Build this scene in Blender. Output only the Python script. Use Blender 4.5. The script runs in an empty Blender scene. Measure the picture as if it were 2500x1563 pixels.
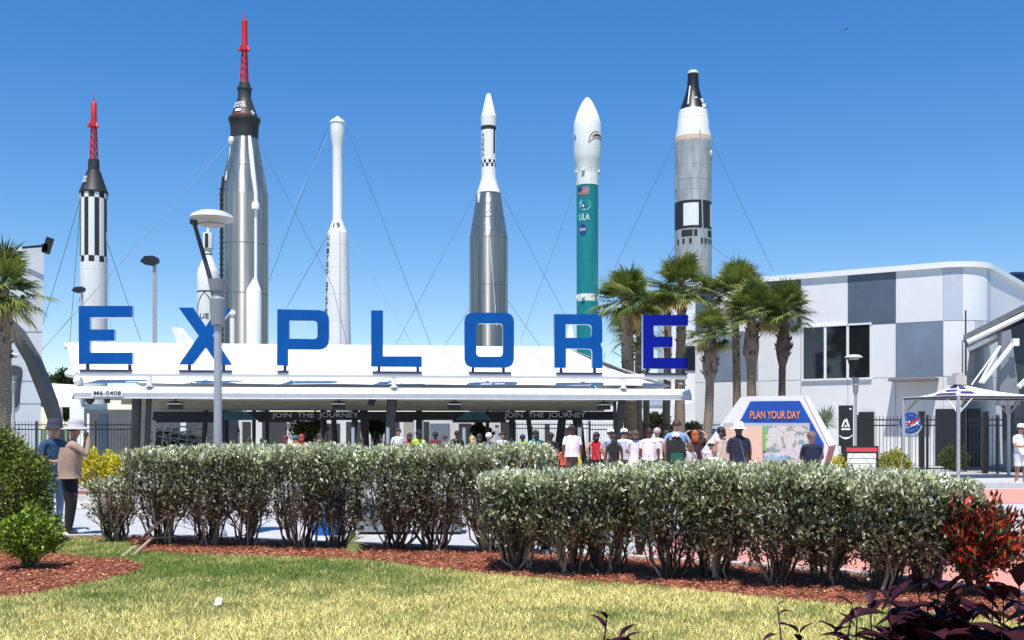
import bpy, bmesh, math, random
import numpy as np
from mathutils import Vector, Matrix
R = math.radians
random.seed(7)
S = bpy.context.scene
COL = S.collection

# ------------------------------------------------------------------ camera, world, sun, exposure
CAMZ, HOR, F = 1.6, 1047.0, 2500.0          # eye height, horizon row and focal length of the 2500 px photograph
cd = bpy.data.cameras.new('camera'); cam = bpy.data.objects.new('camera', cd); COL.objects.link(cam)
cam.location = (0, 0, CAMZ); cam.rotation_euler = (R(90), 0, 0)
cd.sensor_width = 36; cd.lens = 36; cd.shift_y = (HOR - 781.5) / 2500; cd.clip_start = 0.1; cd.clip_end = 6000
S.camera = cam
SUN_EL, SUN_AZ = 68, 10                      # elevation, degrees left of straight behind the camera
sd = bpy.data.lights.new('sun', 'SUN'); sun = bpy.data.objects.new('sun', sd); COL.objects.link(sun)
sd.energy = 4.9; sd.angle = R(0.55); sd.color = (1, .955, .89)
sv = Vector((-math.sin(R(SUN_AZ)) * math.cos(R(SUN_EL)), -math.cos(R(SUN_AZ)) * math.cos(R(SUN_EL)), math.sin(R(SUN_EL))))
sun.rotation_euler = sv.to_track_quat('Z', 'Y').to_euler(); sun.location = sv * 50
w = bpy.data.worlds.new('World'); S.world = w; w.use_nodes = True
wn = w.node_tree.nodes; wl = w.node_tree.links
sky = wn.new('ShaderNodeTexSky'); sky.sky_type = 'NISHITA'; sky.sun_disc = False
sky.sun_elevation = R(SUN_EL); sky.sun_rotation = R(180 + SUN_AZ)
sky.air_density = 0.9; sky.dust_density = 0.0; sky.ozone_density = 2.6; sky.altitude = 0
hs = wn.new('ShaderNodeHueSaturation'); hs.inputs['Hue'].default_value = .509; hs.inputs['Saturation'].default_value = 1.57; hs.inputs['Value'].default_value = 1.47
gam = wn.new('ShaderNodeGamma'); gam.inputs[1].default_value = .76
wl.new(sky.outputs[0], gam.inputs[0]); wl.new(gam.outputs[0], hs.inputs['Color']); wl.new(hs.outputs[0], wn['Background'].inputs[0])
wn['Background'].inputs[1].default_value = 0.125
S.view_settings.view_transform = 'Standard'; S.view_settings.look = 'None'
S.view_settings.exposure = 0.35; S.view_settings.gamma = 1

# ------------------------------------------------------------------ helpers
def P(px, py, Y): return Vector(((px - 1250) / F * Y, Y, CAMZ + (HOR - py) / F * Y))
def G(px, py, z=0.0):
    Y = (CAMZ - z) * F / (py - HOR); return Vector(((px - 1250) / F * Y, Y, z))
MATS = {}
def mat(name, col, rough=.6, metal=0., var=.0, scale=4., bump=0., bscale=None, attr=None, transl=0., spec=.5, stretch=(1, 1, 1), col2=None, coat=0.):
    if name in MATS: return MATS[name]
    m = bpy.data.materials.new(name); m.use_nodes = True; MATS[name] = m
    n = m.node_tree.nodes; l = m.node_tree.links; b = n['Principled BSDF']
    b.inputs['Base Color'].default_value = (*col, 1); b.inputs['Roughness'].default_value = rough
    b.inputs['Metallic'].default_value = metal; b.inputs['Specular IOR Level'].default_value = spec
    if coat: b.inputs['Coat Weight'].default_value = coat; b.inputs['Coat Roughness'].default_value = .15
    src = None
    if var or bump or col2:
        tc = n.new('ShaderNodeTexCoord'); mp = n.new('ShaderNodeMapping'); mp.inputs['Scale'].default_value = stretch
        l.new(tc.outputs['Object'], mp.inputs[0])
        nz = n.new('ShaderNodeTexNoise'); nz.inputs['Scale'].default_value = scale; nz.inputs['Detail'].default_value = 6; nz.inputs['Roughness'].default_value = .62
        l.new(mp.outputs[0], nz.inputs['Vector'])
    if attr:
        a = n.new('ShaderNodeAttribute'); a.attribute_name = attr; src = a.outputs['Color']
    if var or col2:
        cr = n.new('ShaderNodeValToRGB'); cr.color_ramp.elements[0].position = .3; cr.color_ramp.elements[1].position = .7
        if col2: c0, c1 = col, col2
        else: c0 = tuple(max(0, c * (1 - var)) for c in col); c1 = tuple(min(1, c * (1 + var)) for c in col)
        cr.color_ramp.elements[0].color = (*c0, 1); cr.color_ramp.elements[1].color = (*c1, 1)
        l.new(nz.outputs['Fac'], cr.inputs[0]); src = cr.outputs[0]
    if src: l.new(src, b.inputs['Base Color'])
    if bump:
        bp = n.new('ShaderNodeBump'); bp.inputs['Strength'].default_value = bump; bp.inputs['Distance'].default_value = .02
        if bscale:
            n2 = n.new('ShaderNodeTexNoise'); n2.inputs['Scale'].default_value = bscale; n2.inputs['Detail'].default_value = 5
            l.new(mp.outputs[0], n2.inputs['Vector']); l.new(n2.outputs['Fac'], bp.inputs['Height'])
        else: l.new(nz.outputs['Fac'], bp.inputs['Height'])
        l.new(bp.outputs[0], b.inputs['Normal'])
    if transl:
        tr = n.new('ShaderNodeBsdfTranslucent'); mx = n.new('ShaderNodeMixShader'); mx.inputs[0].default_value = transl
        if src: l.new(src, tr.inputs[0])
        else: tr.inputs[0].default_value = (*col, 1)
        l.new(b.outputs[0], mx.inputs[1]); l.new(tr.outputs[0], mx.inputs[2]); l.new(mx.outputs[0], n['Material Output'].inputs[0])
    return m

def tag(o, label=None, cat=None, group=None, kind=None):
    if label: o['label'] = label
    if cat: o['category'] = cat
    if group: o['group'] = group
    if kind: o['kind'] = kind
    return o
def thing(name, label, cat, loc=(0, 0, 0), group=None):
    o = bpy.data.objects.new(name, None); COL.objects.link(o); o.location = loc; o.empty_display_size = .2
    return tag(o, label, cat, group)
def wloc(o):
    v = Vector((0, 0, 0))
    while o: v += o.location; o = o.parent
    return v
class MB:
    def __init__(s): s.v = []; s.f = []; s.m = []
    def add(s, vs, fs, m=0):
        o = len(s.v); s.v += [tuple(v) for v in vs]; s.f += [tuple(i + o for i in f) for f in fs]
        s.m += (m if isinstance(m, list) else [m] * len(fs)); return s
    def quad(s, a, b, c, d, m=0): return s.add([a, b, c, d], [(0, 1, 2, 3)], m)
    def box(s, c, sz, rz=0, m=0, rot=None):
        M = rot or Matrix.Rotation(rz, 3, 'Z'); c = Vector(c); x, y, z = [k / 2 for k in sz]
        vs = [c + M @ Vector((i * x, j * y, k * z)) for i in (-1, 1) for j in (-1, 1) for k in (-1, 1)]
        return s.add(vs, [(0, 1, 3, 2), (4, 6, 7, 5), (0, 4, 5, 1), (2, 3, 7, 6), (0, 2, 6, 4), (1, 5, 7, 3)], m)
    def tube(s, pts, r, seg=8, m=0, cap=True):
        pts = [Vector(p) for p in pts]; n = len(pts)
        rs = r if isinstance(r, (list, tuple)) else [r] * n
        vs = []; prev = None
        for i, p in enumerate(pts):
            t = (pts[min(i + 1, n - 1)] - pts[max(i - 1, 0)])
            t = t.normalized() if t.length > 1e-9 else Vector((0, 0, 1))
            if prev is None: a = t.orthogonal().normalized()
            else: a = (prev - t * prev.dot(t)); a = a.normalized() if a.length > 1e-6 else t.orthogonal().normalized()
            prev = a; b = t.cross(a)
            for k in range(seg):
                an = 2 * math.pi * k / seg; vs.append(p + (a * math.cos(an) + b * math.sin(an)) * rs[i])
        fs = [(i * seg + k, i * seg + (k + 1) % seg, (i + 1) * seg + (k + 1) % seg, (i + 1) * seg + k) for i in range(n - 1) for k in range(seg)]
        if cap: fs += [tuple(reversed(range(seg))), tuple(range((n - 1) * seg, n * seg))]
        return s.add(vs, fs, m)
    def lathe(s, c, prof, seg=32, mf=None):
        # prof: (r,z) list; angle 0 faces the camera (-Y), positive towards +X; mf(angle_deg, band index) -> material index
        vs = []; fs = []; ms = []
        for r, z in prof:
            for k in range(seg):
                a = 2 * math.pi * k / seg; vs.append((c[0] + r * math.sin(a), c[1] - r * math.cos(a), c[2] + z))
        for i in range(len(prof) - 1):
            for k in range(seg):
                k2 = (k + 1) % seg; fs.append((i * seg + k, i * seg + k2, (i + 1) * seg + k2, (i + 1) * seg + k))
                ms.append(mf((k + .5) * 360 / seg, i) if mf else 0)
        fs.append(tuple(range(seg))[::-1]); ms.append(ms[0]); n = len(prof) - 1
        fs.append(tuple(range(n * seg, (n + 1) * seg))); ms.append(ms[-1])
        return s.add(vs, fs, ms)
    def ball(s, c, r, m=0, seg=10, sc=(1, 1, 1)):
        vs = []; fs = []; rings = seg // 2 + 1
        for i in range(rings + 1):
            t = math.pi * i / rings
            for k in range(seg):
                a = 2 * math.pi * k / seg
                vs.append((c[0] + r * sc[0] * math.sin(t) * math.cos(a), c[1] + r * sc[1] * math.sin(t) * math.sin(a), c[2] + r * sc[2] * math.cos(t)))
        for i in range(rings):
            for k in range(seg): fs.append((i * seg + k, (i + 1) * seg + k, (i + 1) * seg + (k + 1) % seg, i * seg + (k + 1) % seg))
        return s.add(vs, fs, m)
    def build(s, name, mats, parent=None, smooth=True, ang=35):
        off = wloc(parent) if parent else Vector((0, 0, 0))
        me = bpy.data.meshes.new(name); me.from_pydata([(v[0] - off.x, v[1] - off.y, v[2] - off.z) for v in s.v], [], s.f)
        for m in (mats if isinstance(mats, (list, tuple)) else [mats]): me.materials.append(m)
        me.polygons.foreach_set('material_index', s.m)
        if smooth:
            me.polygons.foreach_set('use_smooth', [True] * len(s.f)); me.set_sharp_from_angle(angle=R(ang))
        me.update(); o = bpy.data.objects.new(name, me); COL.objects.link(o)
        if parent: o.parent = parent
        return o
def npmesh(name, V, Fc, mats, parent=None, col=None, smooth=False):
    off = wloc(parent) if parent else Vector((0, 0, 0))
    V = np.asarray(V, np.float32).reshape(-1, 3) - np.array(off, np.float32)
    Fc = np.asarray(Fc, np.int32); k = Fc.shape[1]; nf = len(Fc)
    me = bpy.data.meshes.new(name); me.vertices.add(len(V)); me.vertices.foreach_set('co', V.ravel())
    me.loops.add(nf * k); me.loops.foreach_set('vertex_index', Fc.ravel())
    me.polygons.add(nf); me.polygons.foreach_set('loop_start', np.arange(nf, dtype=np.int32) * k)
    for m in (mats if isinstance(mats, (list, tuple)) else [mats]): me.materials.append(m)
    me.update(calc_edges=True)
    if smooth: me.polygons.foreach_set('use_smooth', [True] * nf)
    if col is not None:
        a = me.color_attributes.new('Col', 'FLOAT_COLOR', 'POINT')
        c = np.ones((len(V), 4), np.float32); c[:, :3] = col; a.data.foreach_set('color', c.ravel())
    me.validate(); o = bpy.data.objects.new(name, me); COL.objects.link(o)
    if parent: o.parent = parent
    return o
def leafcloud(rng, C, L, Wd, up=.3, out=None, outw=0., cup=.15):
    """diamond leaves, 4 verts each; C centres (N,3)"""
    N = len(C); L = np.broadcast_to(L, N)[:, None]; Wd = np.broadcast_to(Wd, N)[:, None]
    d = rng.normal(size=(N, 3)); d[:, 2] += up * 1.5
    if out is not None: d += out * outw
    d /= np.linalg.norm(d, axis=1)[:, None]
    q = rng.normal(size=(N, 3)); sx = np.cross(d, q); sx /= np.linalg.norm(sx, axis=1)[:, None] + 1e-9
    nr = np.cross(d, sx)
    V = np.stack([C - d * L / 2, C + sx * Wd / 2 + nr * Wd * cup, C + d * L / 2, C - sx * Wd / 2 + nr * Wd * cup], 1)
    Fc = np.arange(N * 4).reshape(N, 4)
    return V.reshape(-1, 3), Fc
def colvar(rng, N, cols, wts, k=4, jit=.15):
    cols = np.array(cols); i = rng.choice(len(cols), N, p=np.array(wts) / sum(wts))
    c = cols[i] * (1 + rng.normal(size=(N, 1)) * jit); return np.repeat(np.clip(c, .002, 1), k, 0)
def eval_mesh(o):
    dg = bpy.context.evaluated_depsgraph_get(); me = bpy.data.meshes.new_from_object(o.evaluated_get(dg))
    vs = [tuple(v.co) for v in me.vertices]; fs = [tuple(p.vertices) for p in me.polygons]
    bpy.data.meshes.remove(me); return vs, fs
def shape2d(loops, depth):
    """filled outline with holes -> verts (x, z, depth) and faces"""
    cu = bpy.data.curves.new('outline', 'CURVE'); cu.dimensions = '2D'; cu.fill_mode = 'BOTH'; cu.extrude = depth / 2
    for lp in loops:
        sp = cu.splines.new('POLY'); sp.points.add(len(lp) - 1); sp.use_cyclic_u = True
        for i, p in enumerate(lp): sp.points[i].co = (p[0], p[1], 0, 1)
    o = bpy.data.objects.new('outline', cu); COL.objects.link(o)
    vs, fs = eval_mesh(o); bpy.data.objects.remove(o); bpy.data.curves.remove(cu); return vs, fs
def rounded(pts, rad, n=4):
    out = []; N = len(pts)
    for i, p in enumerate(pts):
        r = rad[i] if isinstance(rad, (list, tuple)) else rad
        if r <= 0: out.append(p); continue
        a = Vector(pts[i - 1]) - Vector(p); b = Vector(pts[(i + 1) % N]) - Vector(p); a.normalize(); b.normalize()
        p = Vector(p); A = p + a * r; B = p + b * r
        for k in range(n + 1):
            t = k / n; q = A * (1 - t) ** 2 + p * 2 * t * (1 - t) + B * t * t; out.append((q.x, q.y))
    return out
_tc = {}
def textmesh(s, ext=.02):
    if s in _tc: return _tc[s]
    cu = bpy.data.curves.new('writing', 'FONT'); cu.body = s; cu.extrude = ext; cu.resolution_u = 3; cu.offset = .005
    o = bpy.data.objects.new('writing', cu); COL.objects.link(o); vs, fs = eval_mesh(o)
    bpy.data.objects.remove(o); bpy.data.curves.remove(cu)
    xs = [v[0] for v in vs]; ys = [v[1] for v in vs]; x0, x1, y0, y1 = min(xs), max(xs), min(ys), max(ys)
    vs = [((v[0] - x0) / (x1 - x0), (v[1] - y0) / (y1 - y0), v[2] / ext) for v in vs]
    _tc[s] = (vs, fs); return vs, fs
def text(mb, s, fn, m=0):
    vs, fs = textmesh(s); mb.add([fn(*v) for v in vs], fs, m)
def flat(o, ux, uz, th=.01):
    """box placer: origin, width vector, height vector"""
    o, ux, uz = Vector(o), Vector(ux), Vector(uz); n = ux.cross(uz).normalized()
    return lambda x, y, z: o + ux * x + uz * y + n * (z * th)

# ------------------------------------------------------------------ materials
white = mat('white_paint', (.78, .78, .77), .45, var=.04, scale=2)
rwhite = mat('rocket_white', (.80, .80, .78), .38, var=.07, scale=1.6, stretch=(2.5, 2.5, .25))
black = mat('black_paint', (.012, .012, .014), .4)
rblack = mat('rocket_black', (.022, .022, .024), .55, var=.3, scale=3)
red = mat('red_paint', (.50, .015, .02), .45)
greym = mat('galvanised_grey', (.42, .43, .45), .45, .3, var=.12, scale=6)
lampgrey = mat('lamp_grey', (.40, .42, .45), .45, .2, var=.08, scale=5)
darkst = mat('dark_steel', (.055, .055, .055), .5, .2, var=.25, scale=3)
membrane = mat('white_membrane', (.86, .86, .85), .6, var=.03, scale=.7)
signblue = mat('sign_blue', (.0, .078, .31), .45, var=.15, scale=.9, spec=.2)
signblue2 = mat('sign_deep_blue', (.0, .006, .24), .45, var=.15, scale=.9, spec=.2)
wire = mat('wire_steel', (.22, .30, .42), .6)
glass = mat('dark_glass', (.012, .014, .017), .06, 0, spec=.8)
bark = mat('bark_grey', (.22, .17, .12), .9, var=.4, scale=9, bump=.5, stretch=(1, 1, 2))
darkbark = mat('bark_dark', (.07, .05, .035), .9, var=.4, scale=12)
palebark = mat('bark_pale', (.42, .34, .25), .85, var=.3, scale=14)
leafm = mat('leaf', (.1, .1, .1), .45, attr='Col', transl=.22)
leafdry = mat('leaf_matt', (.1, .1, .1), .6, attr='Col', transl=.12)

# ------------------------------------------------------------------ ground, plaza, beds
BZ = .08
def sheet(name, pts, z, m, kind='structure'):
    mb = MB(); mb.add([(p[0], p[1], z) for p in pts], [tuple(range(len(pts)))]); o = mb.build(name, m, smooth=False); o['kind'] = kind; return o
gm = mat('ground_turf', (.10, .13, .045), .95, var=.35, scale=.4)
sheet('ground', [(-2500, -60), (2500, -60), (2500, 4500), (-2500, 4500)], -.02, gm)
def paving(name, c, grid, jc=.72, sc=1.3, rot=0.):
    m = mat(name, c, .8, var=.09, scale=sc, bump=.15, bscale=60)
    n = m.node_tree.nodes; l = m.node_tree.links; b = n['Principled BSDF']
    br = n.new('ShaderNodeTexBrick'); br.offset = 0; br.inputs['Scale'].default_value = 1
    br.inputs['Brick Width'].default_value = grid[0]; br.inputs['Row Height'].default_value = grid[1]
    br.inputs['Mortar Size'].default_value = .012; br.inputs['Color1'].default_value = (1, 1, 1, 1); br.inputs['Color2'].default_value = (.93, .94, .95, 1); br.inputs['Mortar'].default_value = (jc, jc, jc, 1)
    tc = n.new('ShaderNodeTexCoord'); mp = n.new('ShaderNodeMapping'); mp.inputs['Rotation'].default_value = (0, 0, rot); l.new(tc.outputs['Object'], mp.inputs[0]); l.new(mp.outputs[0], br.inputs[0])
    mx = n.new('ShaderNodeMix'); mx.data_type = 'RGBA'; mx.blend_type = 'MULTIPLY'; mx.inputs[0].default_value = 1
    src = b.inputs['Base Color'].links[0].from_socket
    l.new(src, mx.inputs[6]); l.new(br.outputs[0], mx.inputs[7]); l.new(mx.outputs[2], b.inputs['Base Color'])
    return m
conc = paving('plaza_concrete', (.46, .452, .445), (2.4, 2.4))
pink = paving('pink_concrete', (.62, .27, .205), (1.8, 1.8), .8)
cream = paving('pale_concrete', (.58, .53, .47), (3, 3))
kerbm = mat('kerb_concrete', (.50, .49, .50), .8, var=.12, scale=5)
sheet('plaza', [(-40, -20), (45, -20), (45, 58), (-40, 58)], -.004, conc)
sheet('pink_paving', [G(1600, 1312), G(2700, 1306), G(2900, 1480), (7, 4), (1, 6), (-1, 11.0), G(1600, 1345)], .004, pink)
sheet('pink_strip', [G(1250, 1196), G(2900, 1193), G(2900, 1228), G(1250, 1231)], .004, pink)
sheet('pale_strip', [G(-300, 1207), G(420, 1207), G(420, 1241), G(-300, 1245)], .004, cream)
sheet('verge', [G(2340, 1175), G(2900, 1175), G(2900, 1187), G(2340, 1187)], .004, mat('verge_paving', (.42, .40, .37), .9, var=.2, scale=6))
kb = MB(); a, b_ = G(2340, 1190), G(2900, 1189); kb.box(((a.x + b_.x) / 2, a.y, .06), (b_.x - a.x, .22, .12)); kb.build('kerb', kerbm)['kind'] = 'structure'

# outline of the planted island (bed): back edge runs along the hedge
back = [G(-400, 1318, BZ), G(100, 1316, BZ), G(230, 1312, BZ), G(480, 1316, BZ), G(720, 1328, BZ), G(1000, 1338, BZ), G(1230, 1346, BZ), G(1480, 1362, BZ), G(1760, 1380, BZ), G(2020, 1398, BZ), G(2250, 1424, BZ), G(2470, 1454, BZ), G(2750, 1510, BZ)]
front = [(6.5, 5.0), (6.5, 1.0), (-8, 1.0), (-8.6, 6)]
bed = [(p.x, p.y) for p in back] + front
mb = MB(); n = len(bed); mb.add([(x, y, BZ) for x, y in bed] + [(x, y, -.03) for x, y in bed], [tuple(range(n))] + [(i, (i + 1) % n, n + (i + 1) % n, n + i) for i in range(n)])
mulch_base = mat('mulch_base', (.20, .060, .030), .95, col2=(.33, .11, .055), scale=45, bump=1.0)
o = mb.build('planting_bed', mulch_base, smooth=False); o['kind'] = 'structure'
kb = MB()
for i in range(1, len(back) - 1):
    p, q = back[i], back[i + 1]; d = (q - p); L = d.length; nrm = Vector((-d.y, d.x, 0)).normalized() * .07
    c = (p + q) / 2 + nrm; kb.box((c.x, c.y, .055), (L + .03, .13, .13), math.atan2(d.y, d.x))
kb.build('kerb', kerbm)['kind'] = 'structure'

# lawn polygon over the bed
lawn_edge = [G(-500, 1500, BZ), G(0, 1463, BZ), G(120, 1447, BZ), G(230, 1424, BZ), G(330, 1400, BZ), G(352, 1383, BZ), G(300, 1368, BZ), G(200, 1362, BZ), G(120, 1350, BZ), G(60, 1336, BZ), G(60, 1319, BZ), G(205, 1314, BZ), G(300, 1322, BZ), G(330, 1333, BZ), G(345, 1350, BZ), G(480, 1357, BZ), G(860, 1367, BZ), G(960, 1378, BZ), G(1100, 1396, BZ), G(1350, 1418, BZ), G(1600, 1434, BZ), G(1800, 1455, BZ), G(2000, 1474, BZ), G(2230, 1497, BZ), G(2500, 1525, BZ), G(2900, 1600, BZ), Vector((5, 3.5, 0)), Vector((5, 1.2, 0)), Vector((-7.5, 1.2, 0))]
LP = np.array([(p.x, p.y) for p in lawn_edge])
def inpoly(X, Y, poly):
    ins = np.zeros(X.shape, bool); n = len(poly); j = n - 1
    for i in range(n):
        xi, yi = poly[i]; xj, yj = poly[j]
        c = ((yi > Y) != (yj > Y)) & (X < (xj - xi) * (Y - yi) / (yj - yi + 1e-12) + xi); ins ^= c; j = i
    return ins
BP = np.array(bed)
sheet('lawn', LP, BZ + .006, mat('lawn_base', (.20, .19, .07), .95, col2=(.13, .15, .045), scale=14, bump=.5))
rng = np.random.default_rng(3)
def vnoise(X, Y, s, seed):
    r = np.random.default_rng(seed); g = r.random((64, 64)); x = X * s % 63; y = Y * s % 63
    i = x.astype(int); j = y.astype(int); fx = x - i; fy = y - j; fx = fx * fx * (3 - 2 * fx); fy = fy * fy * (3 - 2 * fy)
    return (g[i, j] * (1 - fx) + g[i + 1, j] * fx) * (1 - fy) + (g[i, j + 1] * (1 - fx) + g[i + 1, j + 1] * fx) * fy
def scatter(N, dmin, dmax, spread=.56):
    Y = dmin * dmax / (dmax - rng.random(N) * (dmax - dmin)) if False else np.sqrt(dmin ** 2 + rng.random(N) * (dmax ** 2 - dmin ** 2))
    X = (rng.random(N) * 2 - 1) * spread * Y; return X, Y
# grass blades
X, Y = scatter(430000, 6.2, 15.2); k = inpoly(X, Y, LP); X, Y = X[k], Y[k]; N = len(X)
pyx = HOR + 1.52 * F / Y; pxx = 1250 + X / Y * F
dry = np.clip((pyx - 1400) / 110 + (pxx - 700) / 1500, -.2, 1.0) * .7 + (vnoise(X + 30, Y, 1.1, 1) - .5) * .9 + (vnoise(X + 30, Y, 4., 2) - .5) * .7 + rng.normal(size=N) * .28
dry = np.clip(dry + .16, 0, 1)[:, None]
cg = np.array([.15, .235, .035]); cy = np.array([.92, .76, .29])
c = cg * (1 - dry) + cy * dry; c *= (1 + rng.normal(size=(N, 1)) * .22)
h = .022 + rng.random(N) * .028; an = rng.random(N) * 2 * math.pi; wd = .0035 + rng.random(N) * .003
lean = rng.normal(size=(N, 2)) * .022
V = np.zeros((N, 3, 3)); V[:, 0] = np.stack([X - np.cos(an) * wd, Y - np.sin(an) * wd, np.full(N, BZ)], 1); V[:, 1] = np.stack([X + np.cos(an) * wd, Y + np.sin(an) * wd, np.full(N, BZ)], 1)
V[:, 2] = np.stack([X + lean[:, 0], Y + lean[:, 1], BZ + h], 1)
o = npmesh('grass', V, np.arange(N * 3).reshape(N, 3), leafdry, col=np.repeat(np.clip(c, .004, 1), 3, 0))
tag(o, 'short sunlit lawn grass, dry yellow in the middle and greener by the mulch', 'grass', kind='stuff')
# mulch chips
X, Y = scatter(230000, 6.5, 15.2); k = inpoly(X, Y, BP) & ~inpoly(X, Y, LP); X, Y = X[k], Y[k]; N = len(X)
C = np.stack([X, Y, BZ + .008 + rng.random(N) * .03], 1)
V, Fc = leafcloud(rng, C, .035 + rng.random(N) * .05, .009 + rng.random(N) * .012, up=-.1)
V = V.reshape(N, 4, 3); V[:, :, 2] = np.maximum((V[:, :, 2] - C[:, None, 2]) * .35 + C[:, None, 2], BZ + .003); V = V.reshape(-1, 3)
o = npmesh('mulch', V, Fc, mat('mulch_chip', (.3, .1, .05), .9, attr='Col'), col=colvar(rng, N, [(.44, .15, .075), (.30, .095, .05), (.13, .05, .03), (.66, .38, .25)], [5, 4, 2, 1], jit=.25))
tag(o, 'red shredded bark mulch under the hedges and shrubs', 'mulch', kind='stuff')
mbx = MB(); p = G(530, 1487, BZ)
mbx.add([p + Vector((-.03, 0, .03)), p + Vector((.03, .01, .035)), p + Vector((.035, .04, .085)), p + Vector((.0, .03, .10)), p + Vector((-.02, .02, .07))], [(0, 1, 2, 3, 4)])
tag(mbx.build('paper_scrap', white), 'small crumpled white scrap lying on the lawn', 'litter')

# ------------------------------------------------------------------ canopy frame of reference
P0 = Vector((-15.58, 36.5, 0)); P1 = Vector((6.82, 39.0, 0)); U = (P1 - P0).normalized(); NB = Vector((-U.y, U.x, 0)); RZ = math.atan2(U.y, U.x)
def Cn(px, py, d=0.):
    k = (px - 1250) / F; Y = (P0.dot(NB) + d) / (k * NB.x + NB.y); return Vector((k * Y, Y, CAMZ + (HOR - py) / F * Y))
def Cz(px, z, d=0.):
    v = Cn(px, 0, d); v.z = z; return v
can = thing('entrance_canopy', 'long white tensile entrance canopy carrying the row of blue letters', 'canopy', (P0.x, P0.y, 0))
EZ = 3.10
rd = 7.0
ridge = [Cn(px, 840 + (px - 178) * .008, rd) for px in np.linspace(178, 1385, 24)]
zr = [p.z for p in ridge]; zr = sum(zr) / len(zr)
mb = MB()
def s_of(v): return (v - P0).dot(U)
def LW(s, d, z): q = P0 + U * s + NB * d; return Vector((q.x, q.y, z))
s0, s1 = s_of(ridge[0]), s_of(ridge[-1]); e0, e1 = .1, s_of(Cn(1640, 945, .3))
nu, nv = 48, 10
for side in (0, 1):
    g = []
    for j in range(nv + 1):
        t = j / nv; row = []
        for i in range(nu + 1):
            q = i / nu; sa = e0 + (e1 - e0) * q; sb = s0 + (s1 - s0) * q; ss = sa * (1 - t) + sb * t
            dd = (.25 + (rd - .25) * t) if side == 0 else (2 * rd - .25 - (rd - .25) * t)
            scal = .03 * abs(math.sin(q * math.pi * 6)) * (1 - t)
            z = EZ + .12 + (zr - EZ - .12) * (t ** 1.3) + scal
            row.append(LW(ss, dd, z))
        g.append(row)
    vs = [v for r_ in g for v in r_]; W1 = nu + 1
    mb.add(vs, [(j * W1 + i, j * W1 + i + 1, (j + 1) * W1 + i + 1, (j + 1) * W1 + i) for j in range(nv) for i in range(nu)])
# right hip
mb.add([LW(e1, .25, EZ + .12), LW(e1, 2 * rd - .25, EZ + .12), LW(s1, rd, zr)], [(0, 1, 2)])
roof = mb.build('roof', membrane, can, ang=60)
mb = MB()
def roofpt(s, t):
    dd = .25 + (rd - .25) * t; z = EZ + .12 + (zr - EZ - .12) * (t ** 1.3); return LW(s, dd - .01, z + .045)
seam = mat('membrane_seam', (.60, .60, .59), .6)
for sx in np.arange(2.2, 22, 3.7):
    mb.tube([roofpt(sx + 1.8 * (1 - t), t) for t in np.linspace(.02, .98, 8)], .022, 5)
    mb.tube([roofpt(sx - 1.8 * (1 - t), t) for t in np.linspace(.02, .98, 8)], .010, 5)
mb.build('seam', seam, roof)
# ridge tube and frame tubes at the left end
mb = MB(); mb.tube([Cn(158, 845, rd), Cn(186, 845, rd)], .15, 12); mb.tube([LW(s0, rd, zr), LW(s1, rd, zr - .02)], .07, 8)
pts = [Cn(171, 848, rd), Cn(176, 872, rd * .75), Cn(181, 898, rd * .4), Cn(191, 926, .3)]
mb.tube(pts, .11, 10); mb.ball(Cn(180, 912, 1), .17); mb.ball(Cn(191, 930, .3), .18); mb.tube([Cn(166, 912, 1), Cn(190, 916, .3)], .13, 10)
mb.build('end_frame', white, can)
mb = MB(); zb = Cn(800, 915.5, .1).z; L1 = s_of(Cn(1676, 915, .1))
mb.tube([LW(.1, .1, zb), LW(L1, .1, zb)], .10, 12); mb.build('sign_beam', white, can)
for px in (365, 962, 1522):
    s_ = s_of(Cn(px, 930, .1)); mb = MB(); mb.tube([LW(s_, .1, EZ + .02), LW(s_, .1, zb - .09)], .085, 10); mb.tube([LW(s_, .1, EZ + .02), LW(s_, .1, EZ + .07)], .14, 10); mb.build('beam_post', white, can)
# fascia: sloping white upper gutter + grey face
LF = s_of(Cn(1687, 965, 0)); mb = MB()
zg = Cn(800, 961, 0).z; zl = Cn(800, 973, 0).z; zt = Cn(800, 948, 0).z
pr = [(-.10, zl), (-.10, zg), (-.06, zg + .004), (.16, zt + .03), (.30, zt + .03), (.30, zl)]
n = len(pr); vs = [LW(0, d, z) for d, z in pr] + [LW(LF, d, z) for d, z in pr]
mb.add(vs, [(i, (i + 1) % n, n + (i + 1) % n, n + i) for i in range(n)] + [tuple(range(n)), tuple(range(2 * n - 1, n - 1, -1))], [1, 0, 0, 0, 1, 1, 1, 1])
for sx in np.arange(2.5, 22, 2.45): mb.box(LW(sx, -.104, (zl + zg) / 2), (.02, .012, zg - zl - .01), RZ, 1)
mb.tube([LW(0, -.10, zl - .015), LW(LF, -.10, zl - .015)], .018, 6, 1)
mb.build('fascia', [white, mat('fascia_grey', (.50, .51, .54), .4, .3, var=.08, scale=3)], can, ang=20)
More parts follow.
